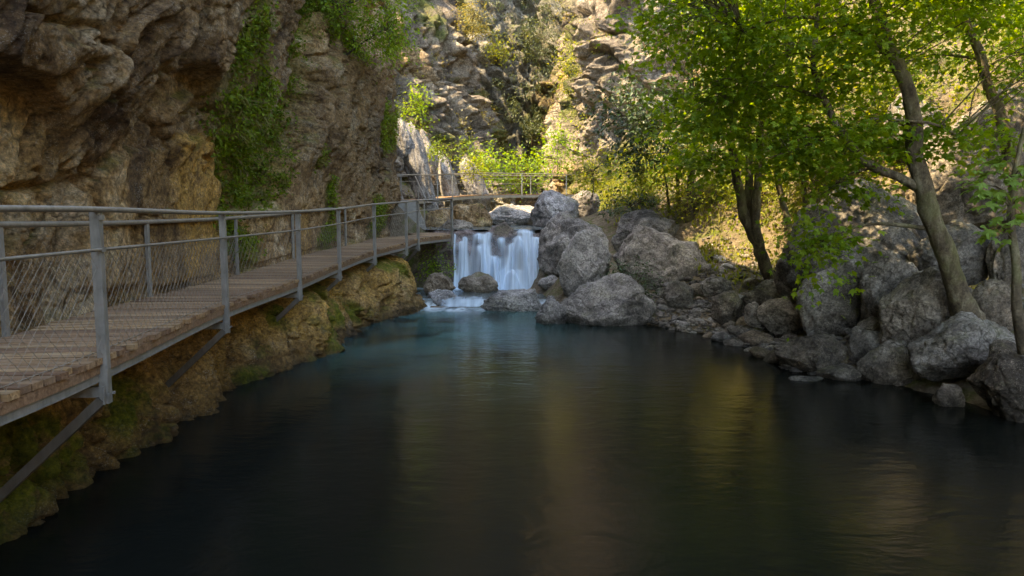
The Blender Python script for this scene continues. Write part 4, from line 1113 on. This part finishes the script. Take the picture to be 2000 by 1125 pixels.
def tree(name, label, cat, stems, blobs, leafmat, bark, seed, tpl='palm', lsize=.13, per=22, rc=.34, group=None, flat=.35, twig_r=.012, root=None, droop=.35):
    r = np.random.default_rng(seed)
    base = np.array(stems[0][0][0], float)
    T = thing(name, label, cat, base, group)
    nodes, nodr = [], []
    for k, (pts, r0, r1) in enumerate(stems):
        n = max(10, 7 * len(pts)); p = smoothpath(pts, n)
        rad = np.linspace(r0, r1, n)
        p = p + np.stack([fbm(p * 1.7 + 3 * k, 2), fbm(p * 1.7 + 9 + 3 * k, 2), 0 * p[:, 0]], -1) * (.25 * r0)
        if k == 0: rad[:max(2, n // 8)] *= np.linspace(1.55, 1.0, max(2, n // 8))
        V, Fs = tube(p, rad, 14 if r0 > .05 else 8)
        nn_ = len(p) * (14 if r0 > .05 else 8)
        V[:nn_] += (V[:nn_] - np.repeat(p, nn_ // len(p), axis=0)) * (.22 * fbm(V[:nn_] * 5, 3))[:, None]
        obj('trunk' if k == 0 else 'limb', mesh('trunk', V - base, Fs, bark), T)
        nodes.append(p[n // 4:] if k == 0 else p[2:]); nodr.append(rad[n // 4:] if k == 0 else rad[2:])
    nodes = np.concatenate(nodes); nodr = np.concatenate(nodr)
    LP, LD, LN = [], [], []
    tw = MB()
    for (box, Y, thick, n) in blobs:
        c, C = blob_points(r, box, Y, thick, n)
        cost = np.linalg.norm(nodes - c, axis=1) + 1.2 * np.clip(nodes[:, 2] - c[2] + .2, 0, None)
        i = int(np.argmin(cost)); a = nodes[i]
        L = np.linalg.norm(c - a)
        mid = (a + c) / 2 + np.array([r.normal() * .08 * L, r.normal() * .08 * L, .10 * L])
        bp = smoothpath([a, mid, c], 14)
        br = np.linspace(min(nodr[i] * .6, .012 + .014 * L), .008, 14)
        V, Fs = tube(bp, br, 7)
        obj('branch', mesh('branch', V - base, Fs, bark), T)
        nb = np.concatenate([bp[3:], nodes])
        for q in C:
            cost = np.linalg.norm(nb - q, axis=1) + .6 * np.clip(nb[:, 2] - q[2], 0, None)
            j = nb[int(np.argmin(cost))]
            l = np.linalg.norm(q - j)
            if l > .05:
                m_ = (j + q) / 2 + np.array([r.normal() * .1 * l, r.normal() * .1 * l, .12 * l])
                tw.tube(smoothpath([j, m_, q], 5), np.linspace(min(twig_r, .004 + .008 * l), .0025, 5), 4, False)
            out = q - j; out[2] *= .4; out = out / (np.linalg.norm(out) + 1e-6)
            lat = np.array([-out[1], out[0], 0])
            k_ = int(per * r.uniform(.6, 1.35))
            a_ = r.normal(size=k_) * rc * .75; b_ = r.normal(size=k_) * rc * .6; z_ = r.normal(size=k_) * rc * flat - .10 * (a_ ** 2 + b_ ** 2) / rc
            LP.append(q + a_[:, None] * out + b_[:, None] * lat + z_[:, None] * np.array([0, 0, 1.0]))
            dd = out[None] * .7 + np.sign(b_)[:, None] * lat[None] * .6 + r.normal(size=(k_, 3)) * .45; dd[:, 2] -= droop
            LD.append(dd); LN.append(np.array([0, 0, 1.0]) + r.normal(size=(k_, 3)) * .42)
    obj('twigs', mesh('twigs', np.concatenate(tw.V) - base, np.concatenate(tw.F), bark), T, kind='stuff')
    LP, LD, LN = np.concatenate(LP), np.concatenate(LD), np.concatenate(LN)
    V, Fs = leaves(LP, LD, LN, lsize * r.uniform(.6, 1.25, len(LP)), tpl)
    obj('crown', mesh('crown', V - base, Fs, leafmat, smooth=False), T, kind='stuff')
    return T
def S_(pts, Y): # stem points: (px, py[, Y])
    return [at(p[0], p[1], p[2] if len(p) > 2 else Y) for p in pts]
def foot(px, Y, dz=-.15):
    x = (px - 1000) / F * Y
    return np.array([x, Y, gz(x, Y) + dz])

PLANE, BRK, BRKD = M['plane'], M['bark'], M['bark_dark']
tree('plane_tree', 'leaning plane tree with pale curved trunk and low left limb over the boulders', 'tree',
     [(S_([(1905, 655), (1872, 575), (1838, 480), (1806, 385), (1788, 310), (1784, 245), (1768, 160), (1732, 78), (1704, 0), (1690, -120), (1660, -300)], 10.3), .155, .055),
      (S_([(1832, 470), (1808, 385), (1760, 348), (1700, 322), (1652, 272), (1620, 215), (1592, 150), (1594, 60), (1600, -60)], 10.3), .075, .03),
      (S_([(1900, 285, 10.9), (1835, 246), (1770, 236), (1700, 234), (1640, 262), (1560, 290), (1490, 312)], 10.2), .022, .008),
      (S_([(1758, 130), (1690, 70), (1620, 40), (1540, 35), (1450, 60)], 10.6), .045, .012)],
     [((1240, -80, 1540, 130), 11.5, 1.8, 66), ((1400, 0, 1700, 210), 10.8, 1.4, 78), ((1560, -170, 1960, 110), 10.5, 2.0, 95), ((1310, 110, 1540, 270), 11.6, 1.2, 55), ((1480, 215, 1700, 335), 10.4, .9, 45),
      ((1620, 150, 1800, 330), 11.2, .9, 26), ((1545, 335, 1700, 400), 10.6, .5, 10), ((1532, 425, 1640, 535), 10.2, .4, 14), ((1690, 236, 1880, 310), 10.6, .5, 16),
      ((1150, -620, 1950, -120), 10.0, 3.0, 150), ((1500, -900, 2300, -200), 9.0, 3.5, 150), ((1900, -500, 2600, 100), 9.5, 2.5, 90), ((1700, -1500, 3000, -450), 6.5, 3.0, 230), ((1380, -170, 1640, 40), 13.0, 1.3, 70), ((1600, -330, 1880, -50), 13.2, 1.3, 80)], PLANE, BRK, 101, lsize=.118, per=34, rc=.42, flat=.19)  # last blobs added, mostly out of view, to shade the bank and pool
tree('plane_tree', 'slimmer plane tree leaning left at the upper right, bare lower stem', 'tree',
     [(S_([(2000, 470), (1978, 350), (1962, 250), (1930, 160), (1898, 70), (1872, -20), (1850, -160)], 12.6), .115, .05), (S_([(1885, 20), (1850, -5), (1810, -40)], 12.6), .04, .015)],
     [((1780, -160, 2040, 70), 12.6, 1.6, 60), ((1930, 20, 2080, 190), 12.4, 1.0, 26), ((1890, 240, 2010, 300), 11.2, .4, 12), ((1700, 60, 1880, 170), 13.4, .9, 26), ((1700, -520, 2150, -60), 13.8, 1.8, 130), ((1850, -40, 2150, 120), 14.2, 1.2, 50)], PLANE, BRK, 102, lsize=.125, per=26)  # widest blob added above the view to shade the high boulder
tree('plane_tree', 'three-stemmed plane tree forking low on the pebble bank', 'tree',
     [(S_([(1522, 572), (1506, 545), (1484, 490), (1460, 440), (1444, 380), (1432, 310), (1424, 210), (1416, 90), (1412, -60)], 16.0), .155, .045),
      (S_([(1480, 480), (1466, 425), (1463, 340), (1458, 240), (1462, 120), (1470, -40)], 16.1), .10, .05), (S_([(1484, 485), (1476, 425), (1482, 330), (1488, 230), (1500, 120), (1515, -40)], 15.9), .105, .05)],
     [((1300, 180, 1460, 330), 15.8, 1.6, 48), ((1370, 40, 1560, 240), 16, 2.0, 60), ((1340, -120, 1620, 60), 16, 2.4, 70), ((1420, 230, 1600, 350), 16.4, 1.4, 55), ((1330, 280, 1450, 350), 15.2, .8, 22)], PLANE, BRK, 103, lsize=.135, per=28, rc=.52, flat=.2)
tree('slender_tree', 'slender single stem slanting left behind the forked plane tree', 'tree',
     [(S_([(1545, 462), (1530, 400), (1514, 330), (1500, 270), (1490, 190), (1488, 90), (1486, -20)], 18.2), .085, .035)],
     [((1440, 60, 1600, 250), 18.4, 1.6, 45), ((1500, 190, 1620, 320), 18.4, 1.2, 34)], M['yellow_leaf'], BRK, 104, lsize=.15, per=20, rc=.45, tpl='oval')
tree('slender_tree', 'straight pale stem standing among sunlit leaves right of the forked tree', 'tree',
     [([foot(1652, 19.5)] + S_([(1648, 330), (1644, 230), (1642, 130), (1640, 40), (1640, -60)], 19.5), .10, .05)],
     [((1560, 60, 1740, 260), 19.6, 1.8, 60), ((1590, 240, 1740, 390), 19.4, 1.4, 50), ((1560, -120, 1760, 60), 19.6, 1.6, 50)], M['yellow_leaf'], BRK, 105, lsize=.16, per=20, rc=.5, tpl='oval')
tree('slender_tree', 'thin dark stem left of the tall pale stem in the sunlit leaves', 'tree',
     [([foot(1572, 18.8)] + S_([(1570, 330), (1576, 240), (1566, 130), (1560, 10)], 18.8), .06, .03)],
     [((1500, 280, 1620, 410), 18.8, 1.0, 36), ((1510, 120, 1630, 260), 18.9, 1.2, 36)], M['yellow_leaf'], BRKD, 106, lsize=.15, per=20, rc=.42, tpl='oval')
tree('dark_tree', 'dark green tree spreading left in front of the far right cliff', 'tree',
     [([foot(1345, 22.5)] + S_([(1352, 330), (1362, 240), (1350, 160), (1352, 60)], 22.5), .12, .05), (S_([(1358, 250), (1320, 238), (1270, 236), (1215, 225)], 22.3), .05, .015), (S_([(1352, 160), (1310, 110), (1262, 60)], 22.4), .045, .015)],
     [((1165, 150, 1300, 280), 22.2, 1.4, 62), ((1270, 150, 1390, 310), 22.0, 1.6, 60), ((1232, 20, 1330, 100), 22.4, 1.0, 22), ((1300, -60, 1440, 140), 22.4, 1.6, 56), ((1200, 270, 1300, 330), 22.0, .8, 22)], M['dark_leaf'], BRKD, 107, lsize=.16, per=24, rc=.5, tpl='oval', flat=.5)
tree('slender_tree', 'twin thin stems behind the boulders with sunlit leaves, nearest the footbridge', 'tree',
     [([foot(1322, 23.5)] + S_([(1324, 380), (1322, 310), (1318, 270)], 23.5), .07, .03), (S_([(1308, 420), (1302, 370), (1296, 320)], 23.4), .05, .02)],
     [((1210, 290, 1300, 380), 23.6, 1.0, 36), ((1270, 270, 1400, 370), 23.4, 1.2, 48), ((1380, 330, 1450, 400), 22.6, .8, 24)], M['yellow_leaf'], BRKD, 108, lsize=.14, per=20, rc=.42, tpl='oval')
# shrubs: stems from one foot
def shrub(name, label, box, Y, thick, n, mat, seed, lsize=.10, per=20, rc=.28, tpl='oval', base=None, group=None, flat=.6):
    b = np.array(base) if base is not None else at((box[0] + box[2]) / 2, box[3], Y)
    c = at((box[0] + box[2]) / 2, (box[1] + box[3]) / 2, Y)
    return tree(name, label, 'shrub', [([b, (b + c) / 2 + np.array([.05, 0, 0]), c], .03, .012)], [(box, Y, thick, n)], mat, BRKD, seed, tpl=tpl, lsize=lsize, per=per, rc=rc, flat=flat, group=group, twig_r=.008)
SH = [('sunlit pale green shrub at the foot of the far right cliff', (1108, 288, 1206, 385), 27.5, 1.2, 55, 'yellow_leaf', 201, .13, .36),
      ('leafy light green shrub in front of the dark tree', (1200, 300, 1300, 400), 25.5, 1.2, 50, 'plane', 202, .13, .36),
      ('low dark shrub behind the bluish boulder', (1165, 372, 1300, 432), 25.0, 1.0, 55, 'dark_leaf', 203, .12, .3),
      ('yellow-green shrub glowing in the sun left of the forked tree', (1290, 345, 1440, 440), 22.6, 1.4, 80, 'yellow_leaf', 204, .12, .34),
      ('yellow-green shrub glowing between the stems of the forked tree', (1425, 320, 1545, 450), 20.8, 1.2, 80, 'yellow_leaf', 205, .12, .34),
      ('green shrub overhanging the far end of the footbridge', (1055, 250, 1120, 345), 41.5, 1.4, 45, 'plane', 206, .2, .5),
      ('bright green shrub behind the middle of the footbridge', (985, 292, 1068, 378), 43.5, 1.4, 60, 'plane', 207, .2, .5),
      ('green shrub behind the left bend of the footbridge', (922, 286, 1000, 362), 43.0, 1.2, 55, 'plane', 208, .2, .5),
      ('shrub growing on the rock wall left of the waterfall', (826, 478, 884, 562), 22.6, .5, 40, 'plane', 209, .09, .2),
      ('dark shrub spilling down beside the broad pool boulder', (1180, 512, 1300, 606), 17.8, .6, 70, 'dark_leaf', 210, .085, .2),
      ('grey-green bushy tree high in the gorge centre', (1018, 35, 1104, 122), 88, 3.5, 70, 'olive', 211, .26, .9),
      ('sunlit bush on the ridge of the far left cliff', (895, 5, 950, 75), 52, 2.0, 60, 'dry_leaf', 212, .18, .6),
      ('bright green bush halfway up the far left ridge', (950, 75, 1002, 120), 52, 1.4, 26, 'yellow_leaf', 213, .18, .5),
      ('pale sunlit bushes crowning the edge of the far right cliff', (1100, -30, 1165, 45), 51, 1.6, 44, 'dry_leaf', 214, .2, .6),
      ('green bush hanging on the left edge of the far right cliff', (1090, 95, 1128, 180), 49, 1.0, 36, 'yellow_leaf', 215, .18, .45),
      ('yellow tuft on the shoulder of the far right cliff', (1128, 138, 1165, 178), 46, .7, 22, 'dry_leaf', 216, .15, .35),
      ('dense shrub on the slope below the dark high boulder', (1640, 300, 1760, 400), 18.6, 1.0, 40, 'yellow_leaf', 217, .12, .34),
      ('shrub in the sunlit gap left of the leaning trunk', (1690, 120, 1800, 260), 19.0, 1.2, 55, 'yellow_leaf', 218, .14, .4),
      ('bush hanging from the slope at the top right corner', (1880, 60, 2040, 170), 19.5, 1.4, 50, 'yellow_leaf', 219, .14, .4),
      ('dry bush behind the right foot of the giant boulder', (1520, 440, 1580, 520), 17.6, .6, 30, 'dry_leaf', 220, .07, .22),
      ('green fern clump on the rock rib above the stairs', (785, 175, 838, 250), 30.0, .6, 34, 'plane', 221, .13, .3),
      ('fern clump along the ledge above the upper walkway', (830, 270, 935, 310), 34.5, .6, 34, 'fern', 222, .15, .36),
      ('fern clump dangling on the rib at the walkway bend', (895, 300, 952, 345), 36.5, .5, 24, 'yellow_leaf', 223, .15, .34),
      ]
for lb, bx, Y, th, n, mt, sd, ls, rc_ in SH:
    shrub('shrub', lb, bx, Y, th, n, M[mt], sd, lsize=ls, rc=rc_)
# tree rooted in the left cliff
tree('cliff_tree', 'small green tree growing out of the left cliff top', 'tree',
     [(S_([(668, 140), (650, 118), (640, 70), (668, 20), (720, -30)], 19.5), .07, .03), (S_([(690, 175), (660, 130), (700, 90), (745, 60)], 19.6), .04, .015)],
     [((650, -60, 810, 60), 19.6, 1.0, 60), ((720, 20, 805, 110), 19.8, .8, 50), ((600, -60, 700, 60), 19.2, .9, 36), ((640, 40, 740, 120), 19.4, .5, 24)], PLANE, BRKD, 109, lsize=.11, per=24, rc=.32, tpl='oval', flat=.6)
# sapling at the right edge: leaves big enough to tell apart
sap = thing('sapling', 'bright green plane sapling with large leaves at the right edge', 'sapling', at(1998, 690, 8.6))
sb0 = at(1998, 690, 8.6)
stem = smoothpath(S_([(2000, 690), (1986, 600), (1985, 520), (1974, 430), (1980, 350), (2000, 250)], 8.6), 40)
V, Fs = tube(stem, np.linspace(.068, .022, 40), 12); obj('trunk', mesh('trunk', V - sb0, Fs, BRK), sap)
leaf_me = mesh('leaf', TPL['palm'][0], TPL['palm'][1], M['plane_bright'], smooth=False)
rs = np.random.default_rng(31)
for (ex, ey, eY, nl) in [(1892, 348, 8.4, 13), (1900, 372, 8.3, 13), (1925, 330, 8.5, 12), (1950, 318, 8.7, 11), (1915, 400, 8.2, 12), (1945, 395, 8.3, 13), (1968, 360, 8.2, 12), (1995, 345, 8.3, 11), (1920, 455, 8.3, 10), (1948, 470, 8.4, 9), (1975, 430, 8.2, 10), (2010, 400, 8.4, 8)]:
    e = at(ex, ey, eY); j = stem[int(np.argmin(np.linalg.norm(stem - e, axis=1) + .8 * np.clip(stem[:, 2] - e[2], 0, 9)))]
    tp = smoothpath([j, (j + e) / 2 + np.array([0, 0, .09]), e], 8)
    V, Fs = tube(tp, np.linspace(.009, .003, 8), 5); obj('twig', mesh('twig', V - sb0, Fs, BRKD), sap)
    for q in range(nl):
        u = rs.uniform(.35, 1.0)
        p = tp[0] * 0 + np.array([np.interp(u * 7, np.arange(8), tp[:, k]) for k in range(3)]) + rs.normal(size=3) * .05
        o = obj('leaf', leaf_me, sap, loc=tuple(p - sb0))
        sc = rs.uniform(.11, .19); o.scale = (sc, sc, sc)
        o.rotation_euler = (rs.normal() * .3 - .35, rs.normal() * .35, math.atan2(e[1] - j[1], e[0] - j[0]) - math.pi / 2 + rs.normal() * .8)

# ------------------------------------------------------------------ ground cover, hanging plants (nobody could count them)
rv = np.random.default_rng(77)
def cover(name, label, P, Nn, mat, tpl, size, per, spread, up=.7, down=0.0, cat='plants'):
    k = len(P) * per
    Q = np.repeat(P, per, axis=0) + rv.normal(size=(k, 3)) * spread
    N_ = np.repeat(Nn, per, axis=0)
    D = N_ * .5 + rv.normal(size=(k, 3)) * .6 + np.array([0, 0, up - down])
    V, Fs = leaves(Q, D, N_ + rv.normal(size=(k, 3)) * .6, size * rv.uniform(.5, 1.3, k), tpl)
    return tag(obj(name, mesh(name, V, Fs, mat, smooth=False), kind='stuff'), label, cat)
def grid_normals(Vg):
    a = np.gradient(Vg, axis=0); b = np.gradient(Vg, axis=1)
    return nrm(np.cross(a, b))
# left cliff
CN = -grid_normals(CLV); CN *= np.sign(CN[..., :1]) + (CN[..., :1] == 0)
pxl, pyl = project(CLV.reshape(-1, 3))
wgt = CLM[..., 0].ravel() * (pxl > -50) * (pxl < 800) * (pyl > -60) * (pyl < 900) * (CLV[..., 1].ravel() > 4) * (CLV[..., 1].ravel() < 26)
area = (np.gradient(CLV[..., 1], axis=0) * np.gradient(CLV[..., 2], axis=1)).ravel()
wgt = wgt * np.abs(area) * (.25 + sstep(-.1, .4, fbm(CLV.reshape(-1, 3) * 1.3, 3)))
dkz = CLV[..., 2].ravel() - deck_z(CLV[..., 1].ravel())
wup = wgt * (dkz > .25); wup /= wup.sum()
ii = rv.choice(len(wup), 4600, p=wup)
cover('hanging_ferns', 'green ferns and moss hanging in the damp recess of the left cliff', CLV.reshape(-1, 3)[ii], CN.reshape(-1, 3)[ii], M['fern'], 'oval', .085, 10, .07, up=.1, down=.3)
ii = rv.choice(len(wup), 650, p=wup)
cover('hanging_grass', 'dry and green grass tufts hanging down the left cliff', CLV.reshape(-1, 3)[ii], CN.reshape(-1, 3)[ii], M['grass'], 'blade', .22, 9, .04, up=.1, down=.9)
# right slope
n = 22000
sx = rv.uniform(3.5, 26, n); sy = rv.uniform(13, 48, n)
rr = sx - np.interp(sy, _XR[:, 0], _XR[:, 1])
keep = (rr > 2.2) & (rv.random(n) < sstep(-.25, .35, fbm(np.stack([sx * .5, sy * .5, 0 * sx], -1), 3) + .12))
sx, sy = sx[keep], sy[keep]
SPt = np.stack([sx, sy, ground_z(sx, sy) + .06], -1)
half = rv.random(len(SPt)) < .75
up1 = np.tile([0, 0, 1.0], (len(SPt), 1))
cover('undergrowth', 'leafy sunlit undergrowth covering the slope behind the trees', SPt[half], up1[half], M['yellow_leaf'], 'oval', .13, 9, .16, up=.6)
cover('dry_undergrowth', 'dry grass and small plants on the right slope', SPt[~half], up1[~half], M['dry_leaf'], 'blade', .28, 9, .12, up=.9)
# far cliffs and the head of the gorge
for nm, Vg, lab, cnt, mt in (('cliff_plants', FLV, 'scattered bushes and grass rooted on the far left cliff', 420, 'dry_leaf'), ('cliff_bushes', FRV, 'scattered bushes rooted on the far right cliff', 300, 'yellow_leaf')):
    G = Vg.reshape(-1, 3); gn = grid_normals(Vg).reshape(-1, 3); gn *= np.where((gn * np.array([0, -1, .3])).sum(1) < 0, -1, 1)[:, None]
    pq, pr = project(G)
    w = sstep(.05, .4, fbm(G * .4 + 3, 3)) * (pq > 700) * (pq < 1500) * (pr > -80) * (.15 + np.clip(gn[:, 2], 0, 1)) + 1e-12
    ii = rv.choice(len(G), cnt, p=w / w.sum())
    cover(nm, lab, G[ii], gn[ii], M[mt], 'oval', .15, 26, .26, up=.5)
G = FBV.reshape(-1, 3); pq, pr = project(G)
w = (pq > 880) & (pq < 1300) & (pr > -120) & (pr < 330)
ii = rv.choice(np.nonzero(w)[0], 150)
BP, BS = [], []
for c in G[ii]:
    rb = rv.uniform(.5, 1.5); k = int(120 * rb)
    d = nrm(rv.normal(size=(k, 3))) * (rv.uniform(.3, 1, k) ** .5)[:, None]
    BP.append(c + np.array([0, -.3, .4 * rb]) + d * rb * np.array([1, 1, .8]))
BP = np.concatenate(BP); k = len(BP)
V, Fs = leaves(BP, rv.normal(size=(k, 3)) + np.array([0, 0, .4]), rv.normal(size=(k, 3)) + np.array([0, -.3, 1]), rv.uniform(.16, .34, k), 'oval')
tag(obj('far_scrub', mesh('far_scrub', V, Fs, M['olive'], smooth=False), kind='stuff'), 'grey-green scrub dotting the rock at the head of the gorge', 'plants')
